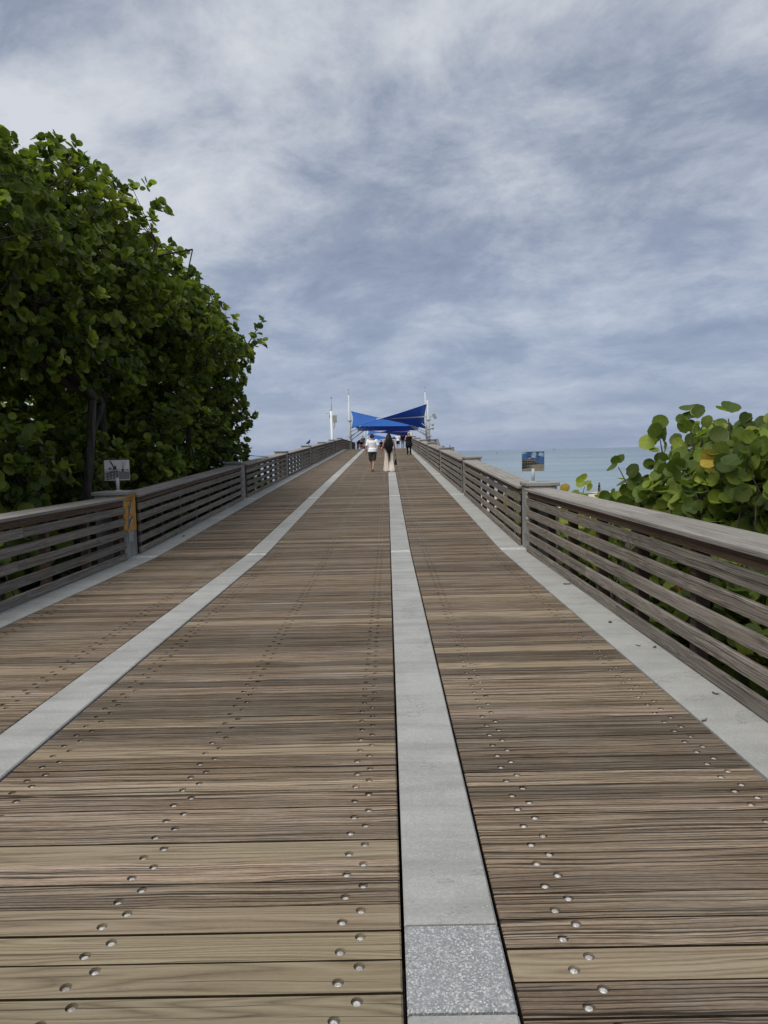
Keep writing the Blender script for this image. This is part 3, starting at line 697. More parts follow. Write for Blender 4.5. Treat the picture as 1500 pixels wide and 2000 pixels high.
def leaf_cloud(tips,axes,K,size,rng,weights,tmpl,spread=(.15,1.0),len_=.62,sjit=.30,face=(0,0,.35)):
    """K leaves in a whorl round each twig end; returns vertices, faces, leaf coords, tints"""
    T=len(tips); tv,tf=tmpl; n=len(tv)
    A=axes/np.linalg.norm(axes,axis=1,keepdims=True)
    ref=np.where(np.abs(A[:,2:3])<.9,np.array([[0,0,1.]]),np.array([[1.,0,0]]))
    B=np.cross(ref,A); B/=np.linalg.norm(B,axis=1,keepdims=True); C=np.cross(A,B)
    kk=np.arange(K)[None,:]; ph=kk*2.39996+rng.random((T,1))*6.28+rng.normal(0,.35,(T,K))
    el=spread[0]+(spread[1]-spread[0])*((kk+.5)/K)+rng.normal(0,.22,(T,K))
    rad=B[:,None,:]*np.cos(ph)[...,None]+C[:,None,:]*np.sin(ph)[...,None]
    D=rad*np.cos(el)[...,None]+A[:,None,:]*np.sin(el)[...,None]
    N=A[:,None,:]-D*np.sum(A[:,None,:]*D,axis=2,keepdims=True)
    N=N*.75+np.array(face)+rng.normal(0,.28,(T,K,3)); N-=D*np.sum(N*D,axis=2,keepdims=True); N/=np.linalg.norm(N,axis=2,keepdims=True)
    X=np.cross(D,N)
    sz=size*.5*(1+sjit*(rng.random((T,K))*2-1))*(1-.3*(kk/K)*rng.random((T,K)))
    ctr=tips[:,None,:]+D*(sz*(1.0+len_))[...,None]+A[:,None,:]*(rng.random((T,K,1))-.6)*size*.9
    bend=rng.normal(0,.16,(T,K))
    L=tv[None,None,:,:].repeat(T,0).repeat(K,1).copy()
    L[...,2]=L[...,2]*(.5+1.2*rng.random((T,K,1)))-bend[...,None]*(L[...,1]**2)
    L[...,:2]*=1+.03*rng.normal(size=(T,K,n,1))*(np.abs(tv[None,None,:,:1])+np.abs(tv[None,None,:,1:2])>.8)
    V=ctr[:,:,None,:]+sz[:,:,None,None]*(L[...,0:1]*X[:,:,None,:]+L[...,1:2]*D[:,:,None,:]+L[...,2:3]*N[:,:,None,:])
    w=np.array(weights,float); w/=w.sum()
    base=rng.choice(len(w),size=T,p=w)     # one shoot keeps roughly one age of leaf
    own=rng.choice(len(w),size=(T,K),p=w); pick=np.where(rng.random((T,K))<.8,base[:,None],own)
    col=GREENS[pick]*(.8+.4*rng.random((T,K,1)))
    m=T*K
    V=V.reshape(m*n,3); gc=np.tile(np.stack([tv[:,0],tv[:,1]+0,np.zeros(n)],1),(m,1)); tint=np.repeat(col.reshape(m,3),n,0)
    return V,(tf,n,m),gc,tint,ctr.reshape(m,3)
def foliage_object(name,parts,mat,parent):
    allv=[];loops=[];starts=[];totals=[];gcs=[];ts=[];base=0;ls=0
    for V,(tf,n,m),gc,tint,_ in parts:
        tl=np.concatenate([np.array(f) for f in tf]); cnt=np.array([len(f) for f in tf])
        lo=(tl[None,:]+(np.arange(m)*n)[:,None]+base).ravel(); tt=np.tile(cnt,m)
        loops.append(lo); totals.append(tt); allv.append(V); gcs.append(gc); ts.append(tint); base+=len(V)
    V=np.concatenate(allv); lo=np.concatenate(loops); tt=np.concatenate(totals); st=np.concatenate([[0],np.cumsum(tt)[:-1]])
    pw=np.array(parent_world(parent)); V=V-pw
    me=bpy.data.meshes.new(name); me.vertices.add(len(V)); me.vertices.foreach_set('co',V.astype(np.float32).ravel())
    me.loops.add(len(lo)); me.loops.foreach_set('vertex_index',lo.astype(np.int32))
    me.polygons.add(len(tt)); me.polygons.foreach_set('loop_start',st.astype(np.int32)); me.polygons.foreach_set('loop_total',tt.astype(np.int32))
    me.polygons.foreach_set('use_smooth',np.ones(len(tt),bool))
    me.update(calc_edges=True)
    a=me.attributes.new('gc','FLOAT_VECTOR','POINT'); a.data.foreach_set('vector',np.concatenate(gcs).astype(np.float32).ravel())
    t4=np.ones((len(V),4),np.float32); t4[:,:3]=np.concatenate(ts); a=me.attributes.new('tint','FLOAT_COLOR','POINT'); a.data.foreach_set('color',t4.ravel())
    me.materials.append(mat); ob=bpy.data.objects.new(name,me); COL.objects.link(ob); ob.parent=parent
    return ob
SMALL=leaf_template_small(11); FINE=leaf_template(20)
def blob_tips(c,r,dens,rng,inner=.25,squash=(1,1,1)):
    """twig ends over a lumpy ball: mostly near its skin, some inside"""
    n=int(dens*4*math.pi*r*r)
    d=rng.normal(size=(n,3)); d/=np.linalg.norm(d,axis=1,keepdims=True)
    lump=1+.17*np.sin(d[:,0]*5.1+c[0])*np.cos(d[:,1]*4.3+c[1]*2)+.13*np.sin(d[:,2]*6.7+c[2]*3)+.03*rng.normal(size=n)
    q=np.where(rng.random(n)<inner,.35+.55*rng.random(n),.86+.16*rng.random(n))
    p=np.array(c)+d*(r*q*lump)[:,None]*np.array(squash)
    return p,d
def limb(mb,a,b,r0,r1,rng,wob=.12,n=7,seg=8):
    a=np.array(a,float);b=np.array(b,float); L=np.linalg.norm(b-a); pts=[]
    o1=rng.normal(0,wob*L*.35,3); o2=rng.normal(0,wob*L*.18,3)
    for k in range(n+1):
        t_=k/n; pts.append(a+(b-a)*t_+o1*math.sin(math.pi*t_)+o2*math.sin(2*math.pi*t_))
    rad=[(r0+(r1-r0)*(k/n))*(1+.08*rng.normal()) for k in range(n+1)]
    mb.tube(pts,rad,seg,0); return pts
def sea_grape_tree(base,fork,blobs,label,seed,leaf,dens,K,weights,extra_trunks=(),inner=.25,tw=.35,xmin=None):
    g=np.random.default_rng(seed)
    t_=thing('sea_grape_tree',base,label,'tree','sea grape trees on the left')
    parts=[];tips_all=[]
    for (c,r) in blobs:
        p,d=blob_tips(c,r,dens,g,inner)
        keep=(p[:,2]>gz(0,c[1])+.1)
        keep&=~((p[:,0]>XA-3.75)&(p[:,2]<P(c[1])+2.0))       # clear of the walkway
        p=p[keep];d=d[keep]
        ax=d*.75+np.array([0,0,.55])+g.normal(0,.35,d.shape)
        parts.append(leaf_cloud(p,ax,K,leaf,g,weights,SMALL,spread=(.1,1.15),len_=.36,face=(.45,-.35,.35))); tips_all.append((c,r,p))
    foliage_object('crown',parts,M['leaf'],t_)
    mb=MB()
    for (b0,f0,r0) in [(base,fork,.115)]+list(extra_trunks):
        limb(mb,(b0[0],b0[1],b0[2]-.2),f0,r0,r0*.72,g,.10,9,10)
    forks=[np.array(fork)]+[np.array(e[1]) for e in extra_trunks]
    for (c,r,p) in tips_all:
        f=min(forks,key=lambda q:np.linalg.norm(q-np.array(c)))
        pts=limb(mb,f,np.array(c)+g.normal(0,.15*r,3),.085,.035,g,.22,7,7)
        m=len(p); pick=g.choice(m,size=min(m,int(m*tw)),replace=False)
        # twigs: first to sub-forks, then out to the whorls
        subs=np.array(c)+g.normal(size=(12,3))*r*.38
        for s_ in subs: limb(mb,c,s_,.03,.015,g,.2,3,5)
        for q in pick:
            s_=subs[np.argmin(np.linalg.norm(subs-p[q],axis=1))]; limb(mb,s_,p[q],.012,.005,g,.15,2,4)
    for q in forks[1:]:
        c=min(blobs,key=lambda b_:np.linalg.norm(np.array(b_[0])-q))[0]; limb(mb,q,c,.075,.03,g,.15,7,7)
    mb.build('trunk',M['bark'],t_,origin=base)
    return t_
TW=[16,24,25,18,11,5,.12,.04]
GZ=lambda y: float(gz(0,y))
# four trees in a row beside the left railing; lumps of each crown in metres (x, y, z), radius
TREES=[
 ((-5.5,11.2,GZ(11.2)),(-5.75,10.7,1.5),[((-5.75,9.6,4.7),1.35),((-7.2,9.3,4.85),1.7),((-6.0,8.4,3.2),1.25),((-7.6,8.2,2.9),1.6),((-6.7,10.8,5.4),1.35),((-8.6,10.5,4.2),2.2),((-5.6,11.0,3.9),1.15),((-5.35,10.2,1.5),.75)],
  'nearest sea grape tree at the left edge, its forked grey trunk behind the railing',(((-5.5,11.9,GZ(11)),(-5.0,12.3,2.65),.09),)),
 ((-5.9,13.9,GZ(13.4)),(-5.65,14.3,2.7),[((-5.75,12.6,5.25),1.5),((-5.6,14.0,5.2),1.6),((-7.3,13.2,5.7),1.6),((-5.7,12.8,3.7),1.3),((-5.5,12.9,1.5),.8),((-8.3,13.5,3.8),2.3),((-6.2,15.2,5.45),1.45)],
  'sea grape tree behind the black and white picture, with a dark leaning trunk',(((-6.6,13.8,GZ(13)),(-6.9,14.4,2.2),.13),)),
 ((-5.9,17.6,GZ(17.6)),(-5.9,17.4,2.2),[((-5.6,16.8,5.0),1.5),((-5.5,18.4,4.65),1.5),((-6.7,17.8,5.6),1.6),((-5.5,17.4,2.6),1.3),((-5.4,16.0,1.2),.85),((-7.8,18,3.4),2.2),((-5.7,19.8,5.1),1.2)],
  'third sea grape tree along the left railing, dense and round topped',(((-6.6,18.6,GZ(18)),(-6.9,18.9,2.0),.12),)),
 ((-5.9,22.4,GZ(22.4)),(-5.8,22.2,2.0),[((-5.45,20.9,4.6),1.4),((-5.4,22.4,4.6),1.2),((-5.5,22.8,3.2),1.15),((-5.8,24.0,2.8),1.2),((-5.65,24.8,1.6),.95),((-7.4,22.6,3.6),2.1),((-5.5,21.2,1.9),1.1)],
  'farthest sea grape tree on the left, a branch reaching out towards the sea',(((-6.4,23.8,GZ(23)),(-6.5,24,1.2),.10),)),
]
for i,(b,f,bl,lab,ex) in enumerate(TREES):
    sea_grape_tree(b,f,bl,lab,300+i,.135,DENS,KLEAF,TW,ex)
# the twig that sticks out of the far crown
def spray(parent,name,paths,leaf,K,weights,seed,tmpl,size_r=.012):
    g=np.random.default_rng(seed); parts=[]; mb=MB()
    for pts,n in paths:
        pts=[np.array(p,float) for p in pts]
        mb.tube(pts,[size_r*(1-.6*k/(len(pts)-1)) for k in range(len(pts))],5)
        for k in range(n):
            t_=(k+.4)/n*(len(pts)-1); i=min(int(t_),len(pts)-2); p=pts[i]+(pts[i+1]-pts[i])*(t_-i); ax=(pts[i+1]-pts[i]); ax/=np.linalg.norm(ax)
            parts.append(leaf_cloud(p[None],(ax+g.normal(0,.25,3)+np.array([0,0,.3]))[None],K,leaf,g,weights,tmpl))
    foliage_object(name,parts,M['leaf'],parent); return mb
far_tree=[o for o in COL.objects if o.name.startswith('sea_grape_tree')][-1]
mb=spray(far_tree,'branch_leaves',[([(-5.0,22.9,4.5),(-4.4,23.2,5.1),(-3.85,23.4,6.0)],7),([(-4.5,23.1,5.0),(-4.15,23.3,5.15),(-3.95,23.4,5.25)],4),([(-5.1,23.6,2.2),(-4.7,23.9,2.45)],4),([(-5.2,22.4,3.6),(-4.85,22.5,3.75)],5)],.19,5,TW,77,SMALL,.03)
mb.build('branch',M['bark'],far_tree,origin=(-4.9,22.9,4.3))
# dark thicket behind the trees, too deep to count
g=np.random.default_rng(900)
root=thing('thicket_foliage',(-11,16,GZ(16)),'deep shaded sea grape thicket behind the left trees','thicket',kind='stuff')
parts=[]
for k in range(26):
    c=(-8.0-5.0*g.random(),6.5+21*g.random(),-.2+3.2*g.random()); r=1.3+.9*g.random()
    p,d=blob_tips(c,r,3.0,g,.3); keep=p[:,2]>gz(0,c[1]); p=p[keep];d=d[keep]
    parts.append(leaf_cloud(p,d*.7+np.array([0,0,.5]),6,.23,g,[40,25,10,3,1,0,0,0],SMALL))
for k in range(34):
    c=(-5.9-2.2*g.random(),6.0+22*(k+.5)/34,-.6+1.3*g.random()); r=.75+.45*g.random()
    p,d=blob_tips(c,r,6.0,g,.35); keep=(p[:,2]>gz(0,c[1]))&(p[:,0]<-4.9); p=p[keep];d=d[keep]
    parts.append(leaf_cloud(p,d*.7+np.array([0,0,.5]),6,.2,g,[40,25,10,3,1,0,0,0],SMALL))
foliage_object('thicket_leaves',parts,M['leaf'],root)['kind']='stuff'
# ---- shrubs: big leaves near the camera on the right, low ones at the left rail
def shrub(base,blobs,label,seed,leaf,dens,K,weights,group,face=(-.6,-.75,.25),tops=(),inner=.3,name='sea_grape_shrub',xlim=None):
    g=np.random.default_rng(seed); t_=thing(name,base,label,'shrub',group)
    parts=[];mb=MB()
    for (c,r) in blobs:
        p,d=blob_tips(c,r,dens,g,inner)
        keep=p[:,2]>gz(0,c[1])+.25
        if xlim: keep&=(p[:,0]*xlim[0]>xlim[1]*xlim[0])
        p=p[keep];d=d[keep]
        ax=d*.5+np.array([0,0,.7])+g.normal(0,.3,d.shape)
        parts.append(leaf_cloud(p,ax,K,leaf,g,weights,FINE,face=face))
        for q in range(0,len(p),2):
            b=np.array([c[0]+g.normal(0,.12),c[1]+g.normal(0,.12),max(c[2]-r*1.1,gz(0,c[1]))])
            limb(mb,b,p[q],.012,.006,g,.15,3,5)
        for q in range(3):
            limb(mb,(c[0]+g.normal(0,.25),c[1]+g.normal(0,.25),GZ(c[1])-.1),(c[0]+g.normal(0,.15),c[1]+g.normal(0,.15),c[2]),.022,.013,g,.12,5,6)
    for (pts,n) in tops:
        pts=[np.array(q,float) for q in pts]; mb.tube(pts,[.013,.010,.006][:len(pts)],5)
        for k in range(n):
            q=pts[-2]+(pts[-1]-pts[-2])*((k+1)/n); ax=pts[-1]-pts[-2]; ax/=np.linalg.norm(ax)
            parts.append(leaf_cloud(q[None],(ax+g.normal(0,.2,3))[None],3 if k<n-1 else 3,leaf*1.1,g,weights,FINE,(.2,.9),face=face))
    foliage_object('foliage',parts,M['leaf'],t_)
    mb.build('stems',M['bark'],t_,origin=base)
    return t_
SW_=[13,22,24,19,11,6,2.6,.5]
gr='sea grape shrubs by the right railing'
shrub((4.0,8.6,GZ(8.6)),[((3.55,8.7,1.05),.42),((3.75,8.4,.55),.55),((3.45,9.3,.75),.40),((3.5,8.6,-.2),.6),((4.4,9.2,1.2),.6)],'round leaved sea grape shrub beside the beach view, farther of the two big ones',501,.15,28,4,SW_,gr,
      tops=[([(3.30,9.2,.7),(3.12,9.25,1.05),(2.98,9.3,1.35)],2),([(3.5,8.9,1.2),(3.42,8.95,1.5),(3.38,8.95,1.72)],3),([(3.75,8.5,1.2),(3.72,8.5,1.55),(3.70,8.5,1.78)],2)],xlim=(1,2.72))
shrub((3.9,7.0,GZ(7)),[((3.30,7.2,1.10),.38),((3.1,6.0,.35),.3),((3.15,4.9,.0),.4),((3.2,5.8,-.6),.45),((3.3,7.4,-.2),.5),((3.9,6.6,.2),.7),((3.55,6.8,1.30),.38),((3.75,6.9,.85),.5),((3.4,6.6,.55),.45),((3.3,6.4,-.1),.55),((4.3,7.2,1.15),.6),((3.3,5.4,-.2),.55),((3.5,5.2,.55),.5),((3.9,6.0,1.2),.55),((4.4,8.2,1.0),.7),((4.0,7.6,.4),.6)],'tall sea grape shrub with big round leaves over the near right railing',502,.148,30,4,SW_,gr,
      tops=[([(3.30,7.5,1.2),(3.20,7.55,1.6),(3.17,7.6,1.93)],3),([(3.45,7.2,1.4),(3.42,7.2,1.70),(3.40,7.2,1.86)],2),([(3.60,7.0,1.4),(3.57,7.0,1.65),(3.58,7.0,1.80)],2),([(3.70,6.9,1.4),(3.72,6.9,1.65),(3.73,6.9,1.85)],2)],xlim=(1,2.75))
shrub((3.6,12.6,GZ(12.6)),[((3.55,12.6,.55),.34),((3.3,13.6,.35),.32),((3.9,11.6,.5),.40),((3.7,12.3,-.3),.6),((3.2,11.9,-.2),.5)],'low sea grape bush with yellow and orange leaves behind the right railing',503,.17,10,4,[4,9,15,18,14,12,6,.3],gr,xlim=(1,2.72))
shrub((3.4,17.5,GZ(17.5)),[((3.5,16.0,.1),.4),((3.3,18.0,.2),.45),((3.5,20.0,.0),.5),((3.4,17,-.6),.6)],'small green bush below the second right railing section',504,.17,10,4,[6,14,20,18,10,6,2,1],gr,xlim=(1,2.75))
gl='low shrubs by the left railing'
shrub((-5.3,8.0,GZ(8)),[((-5.0,8.6,.30),.45),((-5.1,9.6,.55),.42),((-5.2,7.7,.55),.55),((-5.0,9.0,-.4),.5),((-5.3,10.4,.1),.45)],'low left shrub with yellowing round leaves just behind the near railing',511,.225,4.5,4,[10,16,18,12,8,6,4,1.2],gl,xlim=(-1,-4.72),face=(.6,-.6,.3))
shrub((-5.0,12.8,GZ(12.8)),[((-5.05,12.6,-.1),.45),((-5.1,14.5,.1),.5),((-5.1,16.8,.2),.5)],'low dark green bush at the foot of the left trees',512,.21,4.5,4,[16,20,16,8,3,1,.5,.2],gl,xlim=(-1,-4.72),face=(.6,-.6,.3))
shrub((-5.2,27.0,GZ(27)),[((-5.1,25.6,.7),.6),((-5.1,27.2,.35),.55),((-5.3,28.8,.2),.5)],'bright green bush at the end of the left trees, just above the railing',513,.20,5,4,[6,14,20,20,10,4,1,.2],gl,xlim=(-1,-4.72),face=(.6,-.6,.3))
M['mast']=plain('weathered white mast',(.50,.53,.54),.6,.25,var=.08)
# ------------------------------------------------------------------ people
def cloth(name,col,var=.15,sc=20,rough=.85): return plain(name,col,rough,.15,var=var,scale=sc)
C_=dict(skin=plain('skin tan',(.36,.20,.135),.5,.3,var=.08),skinlight=plain('skin light',(.50,.31,.235),.5,.3,var=.08),skindark=plain('skin brown',(.20,.105,.065),.5,.3,var=.08),
 hairblack=cloth('black hair',(.010,.009,.009),.4,60,.45),hairbrown=cloth('dark brown hair',(.035,.024,.016),.4,60,.5),hairblond=cloth('blond hair',(.40,.30,.17),.25,60,.5),
 white=cloth('white cotton',(.80,.81,.84),.04),olive=cloth('dark olive cloth',(.055,.062,.055)),black=cloth('black cloth',(.010,.010,.013)),cream=cloth('cream linen',(.66,.58,.50),.07),
 navy=cloth('dark blue cloth',(.018,.022,.045)),grey=cloth('grey cloth',(.24,.24,.25)),shoe=cloth('dark shoes',(.02,.018,.018)),pale=cloth('pale shoes',(.50,.47,.44)),tan=cloth('tan cap',(.42,.30,.20)),red=cloth('faded red cloth',(.25,.07,.06)),check=None,khaki=cloth('khaki cloth',(.27,.24,.18)))
t=NT('checked shirt'); p_=t.pos(); ch=t.node('ShaderNodeTexChecker'); t.put(ch.inputs[0],p_); ch.inputs[1].default_value=(.25,.24,.19,1); ch.inputs[2].default_value=(.05,.06,.055,1); ch.inputs[3].default_value=14; C_['check']=t.out(ch.outputs[0],.85,.1)
def fig(loc,face,H,pose,label,wear,skin='skin',hair=('hairblack','short'),group=None,vox=.012,extra=None):
    """a person facing local +y; pose gives the joints that differ from standing (metres for a height of 1.70)"""
    r=thing('person',loc,label,'person',group)
    k=H/1.70
    J=dict(pel=(0,0,.93),chest=(0,0,1.30),neck=(0,0,1.45),head=(0,.015,1.585),
      shL=(-.185,0,1.40),elL=(-.235,-.01,1.13),wrL=(-.245,.06,.89),shR=(.185,0,1.40),elR=(.235,-.01,1.13),wrR=(.245,.06,.89),
      hpL=(-.088,0,.92),knL=(-.10,.02,.49),anL=(-.10,-.02,.085),hpR=(.088,0,.92),knR=(.10,.02,.49),anR=(.10,-.02,.085),wide=1.0)
    J.update(pose); wd=J.pop('wide')
    J={a:Vector(b) for a,b in J.items()}
    def seg(mb,a,b,ra,rb,infl=0,mid=None,n=8):
        a,b=Vector(a),Vector(b); q=[a.lerp(b,t_) for t_ in (0,.3,.6,1)]; m=mid or (ra+rb)/2
        rr=[ra,(ra+m)/2*1.05,(m+rb)/2*1.02,rb]
        mb.tube(q,[x+infl for x in rr],n); mb.ball(a,ra+infl,n,6); mb.ball(b,rb+infl,n,6)
    def torso(mb,lo,hi,infl):
        P_,Ch,N=J['pel'],J['chest'],J['neck']; secs=[]
        for (t_,rx,ry) in ((-.10,.150,.105),(.0,.165,.118),(.12,.155,.108),(.33,.138,.096),(.55,.150,.105),(.74,.172,.112),(.86,.168,.100),(.93,.115,.078),(1.0,.062,.060)):
            if not(lo<=t_<=hi): continue
            c=P_.lerp(Ch,t_/.72) if t_<.72 else Ch.lerp(N,(t_-.72)/.28)
            secs.append((c,(rx*wd+infl,ry*wd+infl)))
        mb.tube([c for c,_ in secs],[x for _,x in secs],14)
    def hand(mb,w,el):
        w,el=Vector(w),Vector(el); d=(w-el).normalized(); s=Vector((1,0,0)) if w.x>0 else Vector((-1,0,0)); y=d.cross(s).normalized()
        if y.y<0: y=-y
        pc=w+d*.045; mb.tube([w-d*.01,w+d*.03,w+d*.085],[(.018,.028),(.017,.042),(.014,.038)],8,ref=tuple(s))
        for j,(off,l_) in enumerate(((.030,.066),(.011,.078),(-.009,.072),(-.028,.055))):
            b0=w+d*.082+y*off; b1=b0+d*l_*.5-s*.008; b2=b1+d*l_*.45-s*.024
            mb.tube([b0,b1,b2],[.0095,.0088,.0075],6)
        t0=w+d*.03+y*.036; mb.tube([t0,t0+d*.028+y*.020,t0+d*.056+y*.022-s*.012],[.013,.011,.008],6)
    def foot(mb,an,infl=0,up=0):
        a=Vector(an); mb.tube([a+Vector((0,-.055,-.045)),a+Vector((0,.0,-.035)),a+Vector((0,.09,-.052)),a+Vector((0,.165,-.062+up))],[(.036+infl,.040),(.042+infl,.045),(.046+infl,.030),(.034+infl,.018)],8)
    def fin(mb,name,mat,vx):
        mb.v=[(p[0]*k,p[1]*k,p[2]*k) for p in mb.v]; o=mb.build(name,mat,r); o.location=(0,0,0)
        m=o.modifiers.new('skin','REMESH'); m.mode='VOXEL'; m.voxel_size=vx; m.use_smooth_shade=True
        s_=o.modifiers.new('soft','SMOOTH'); s_.factor=.5; s_.iterations=2
        return o
    mb=MB(); torso(mb,-.1,1,0)
    N,Hd=J['neck'],J['head']
    mb.tube([N-Vector((0,0,.03)),N.lerp(Hd,.5)],[.058,.054],10)
    mb.ball(Hd,(.077,.097,.118),14,10); mb.ball(Hd+Vector((0,.035,-.065)),(.052,.055,.055),10,8)      # skull and jaw
    mb.tube([Hd+Vector((0,.085,.02)),Hd+Vector((0,.118,-.022)),Hd+Vector((0,.09,-.032))],[.011,.016,.012],6)   # nose
    mb.ball(Hd+Vector((0,.088,-.068)),(.022,.012,.010),8,6)                                                # lips
    for s_ in (-1,1):
        mb.ball(Hd+Vector((.079*s_,-.005,-.005)),(.012,.022,.033),8,6); mb.ball(Hd+Vector((.03*s_,.086,.012)),(.014,.010,.009),8,6)
    for s_,u in (('L',-1),('R',1)):
        seg(mb,J['sh'+s_],J['el'+s_],.050*wd,.038,mid=.045); seg(mb,J['el'+s_],J['wr'+s_],.037,.026,mid=.034); hand(mb,J['wr'+s_],J['el'+s_])
        seg(mb,J['hp'+s_],J['kn'+s_],.085*wd,.054,mid=.072*wd); seg(mb,J['kn'+s_],J['an'+s_],.052,.036,mid=.056); foot(mb,J['an'+s_])
        mb.ball(J['hp'+s_]+Vector((0,-.04,.0)),(.088*wd,.09*wd,.10),10,8)
    fin(mb,'body',C_[skin],vox)
    for w in wear:
        kind,mat=w[0],C_[w[1]]; mb=MB()
        if kind in('shirt','vest','dress'):
            torso(mb,-.1 if kind!='dress' else -.1,.93,.020)
            if kind=='dress': mb.tube([J['pel']+Vector((0,0,.05)),J['pel']+Vector((0,0,-.12)),J['pel']+Vector((0,0,-.26))],[(.18*wd,.14*wd),(.205*wd,.165*wd),(.215*wd,.175*wd)],14)
            if kind=='shirt':
                mb.tube([J['pel']+Vector((0,-.004,.12)),J['pel']+Vector((0,-.006,-.03))],[(.168*wd+.015,.120*wd+.015),(.176*wd+.02,.132*wd+.018)],14)
                for s_ in 'LR':
                    a,b=J['sh'+s_],J['el'+s_]; mb.ball(a,.068*wd,10,8); mb.tube([a,a.lerp(b,.45),a.lerp(b,.80)],[.067*wd,.066,.068],10)
            nm='shirt' if kind=='shirt' else 'top'
        elif kind in('shorts','trousers','wide'):
            mb.tube([J['pel']+Vector((0,0,.07)),J['pel'],J['pel']+Vector((0,-.01,-.08))],[(.158*wd+.012,.115*wd+.012),(.172*wd+.012,.128*wd+.014),(.165*wd+.015,.125*wd+.015)],14)
            for s_ in 'LR':
                h,kn,an=J['hp'+s_],J['kn'+s_],J['an'+s_]
                if kind=='shorts': mb.tube([h+Vector((0,0,.02)),h.lerp(kn,.5),h.lerp(kn,.92)],[.100*wd,.096*wd,.088*wd],12)
                elif kind=='trousers': mb.tube([h+Vector((0,0,.02)),h.lerp(kn,.5),kn,kn.lerp(an,.55),an+Vector((0,0,.0))],[.100*wd,.088*wd,.068,.066,.054],12)
                else:
                    mb.tube([h+Vector((0,0,.02)),h.lerp(kn,.5),kn,kn.lerp(an,.5),an+Vector((0,0,.02)),an+Vector((0,.01,-.06))],[.105*wd,.100*wd,(.098,.104),(.108,.118),(.122,.145),(.130,.160)],16)
                    for q in range(4):      # pressed folds
                        a_=6.28*q/4+.5; mb.tube([h.lerp(kn,.4)+Vector((.09*math.cos(a_),.09*math.sin(a_),0)),kn+Vector((.11*math.cos(a_),.11*math.sin(a_),0)),an+Vector((.15*math.cos(a_+.15),.16*math.sin(a_+.15),-.05))],[.012,.02,.028],6)
            nm='shorts' if kind=='shorts' else 'trousers'
        elif kind=='shoes':
            for s_ in 'LR': foot(mb,J['an'+s_]+Vector((0,0,.004)),.010)
            nm='shoes'
        elif kind=='cap':
            mb.ball(Hd+Vector((0,-.004,.052)),(.092,.108,.082),14,10); b=w[2] if len(w)>2 else 1
            mb.tube([Hd+Vector((0,.06*b,.055)),Hd+Vector((0,.125*b,.045)),Hd+Vector((0,.185*b,.028))],[(.075,.014),(.074,.010),(.045,.008)],10)
            nm='cap'
        o=fin(mb,nm,mat,vox)
    hm,hs=C_[hair[0]],hair[1]; mb=MB()
    if hs=='short': mb.ball(Hd+Vector((0,-.022,.028)),(.086,.098,.103),14,10); mb.ball(Hd+Vector((0,-.06,-.03)),(.068,.05,.06),10,8)
    elif hs=='curly':
        g=np.random.default_rng(3); mb.ball(Hd+Vector((0,-.02,.03)),(.09,.10,.105),12,8)
        for q in range(40):
            d_=g.normal(size=3); d_/=np.linalg.norm(d_)
            if d_[1]>.55 or d_[2]<-.45: continue
            mb.ball(Hd+Vector((d_[0]*.085,-.02+d_[1]*.095,.03+d_[2]*.095)),.030,7,5)
    elif hs=='long':
        mb.ball(Hd+Vector((0,-.02,.03)),(.090,.105,.108),14,10)
        for (x,l_,w_) in ((-.085,.50,.050),(-.045,.60,.056),(0,.68,.062),(.04,.62,.056),(.085,.52,.050),(.005,.98,.040),(.11,.40,.04),(-.11,.38,.04)):
            b=Hd+Vector((x*.6,-.085,-.02)); mb.tube([b+Vector((0,.02,.06)),b+Vector((x*.35,-.03,-.12)),b+Vector((x*.7,-.065,-.12-l_*.42)),b+Vector((x*.85,-.07,-.12-l_*.78)),b+Vector((x*.55,-.06,-.14-l_))],[w_*.9,w_*1.15,w_*1.2,w_,w_*.35],8)
    elif hs=='bob':
        mb.ball(Hd+Vector((0,-.02,.015)),(.095,.105,.115),14,10); mb.tube([Hd+Vector((0,-.05,0)),Hd+Vector((0,-.06,-.12)),Hd+Vector((0,-.055,-.17))],[(.09,.06),(.085,.05),(.05,.03)],10)
    fin(mb,'hair',hm,vox)
    r.rotation_euler=(0,0,face); return r
PG='people on the pier'
# the couple walking hand in hand up the ramp
mx,my=-.66,31.9; wx,wy=.075,31.7
hx,hz=-.262,.815
fig((mx,my,P(my)+.006),0,1.66,dict(anL=(-.03,.22,.085),knL=(-.075,.13,.49),anR=(.005,-.20,.115),knR=(.05,.03,.49),wrR=(.395,-.02,.895),elR=(.285,-.05,1.13),wrL=(-.30,.02,.88),elL=(-.275,-.05,1.12),head=(-.01,.045,1.575),wide=1.12),
    'man in a white T-shirt and dark olive shorts holding hands with the long haired woman',[('shirt','white'),('shorts','olive'),('shoes','shoe')],'skin',('hairbrown','curly'),PG,.011)
fig((wx,wy,P(wy)+.006),0,1.67,dict(anL=(-.125,.07,.085),anR=(.125,-.05,.085),knL=(-.112,.05,.49),knR=(.112,.0,.49),wrL=(-.325,.10,.885),elL=(-.275,.0,1.12),wrR=(.265,.03,.88),elR=(.255,-.03,1.12),wide=.98),
    'woman with very long black hair and wide cream trousers carrying a dark handbag',[('vest','black'),('wide','cream'),('shoes','pale')],'skin',('hairblack','long'),PG,.011)
hb=thing('handbag',(wx+.285,wy+.05,P(wy)+.30),'small dark handbag hanging from the right hand of the woman in cream trousers','handbag')
mb=MB(); mb.hexa([(-.055,-.13,0),(.055,-.13,0),(.055,.13,0),(-.055,.13,0),(-.035,-.11,.24),(.035,-.11,.24),(.035,.11,.24),(-.035,.11,.24)]); o=mb.build('pouch',C_['black'],hb); o.location=(0,0,0); m=o.modifiers.new('b','BEVEL'); m.width=.02; m.segments=3
mb=MB()
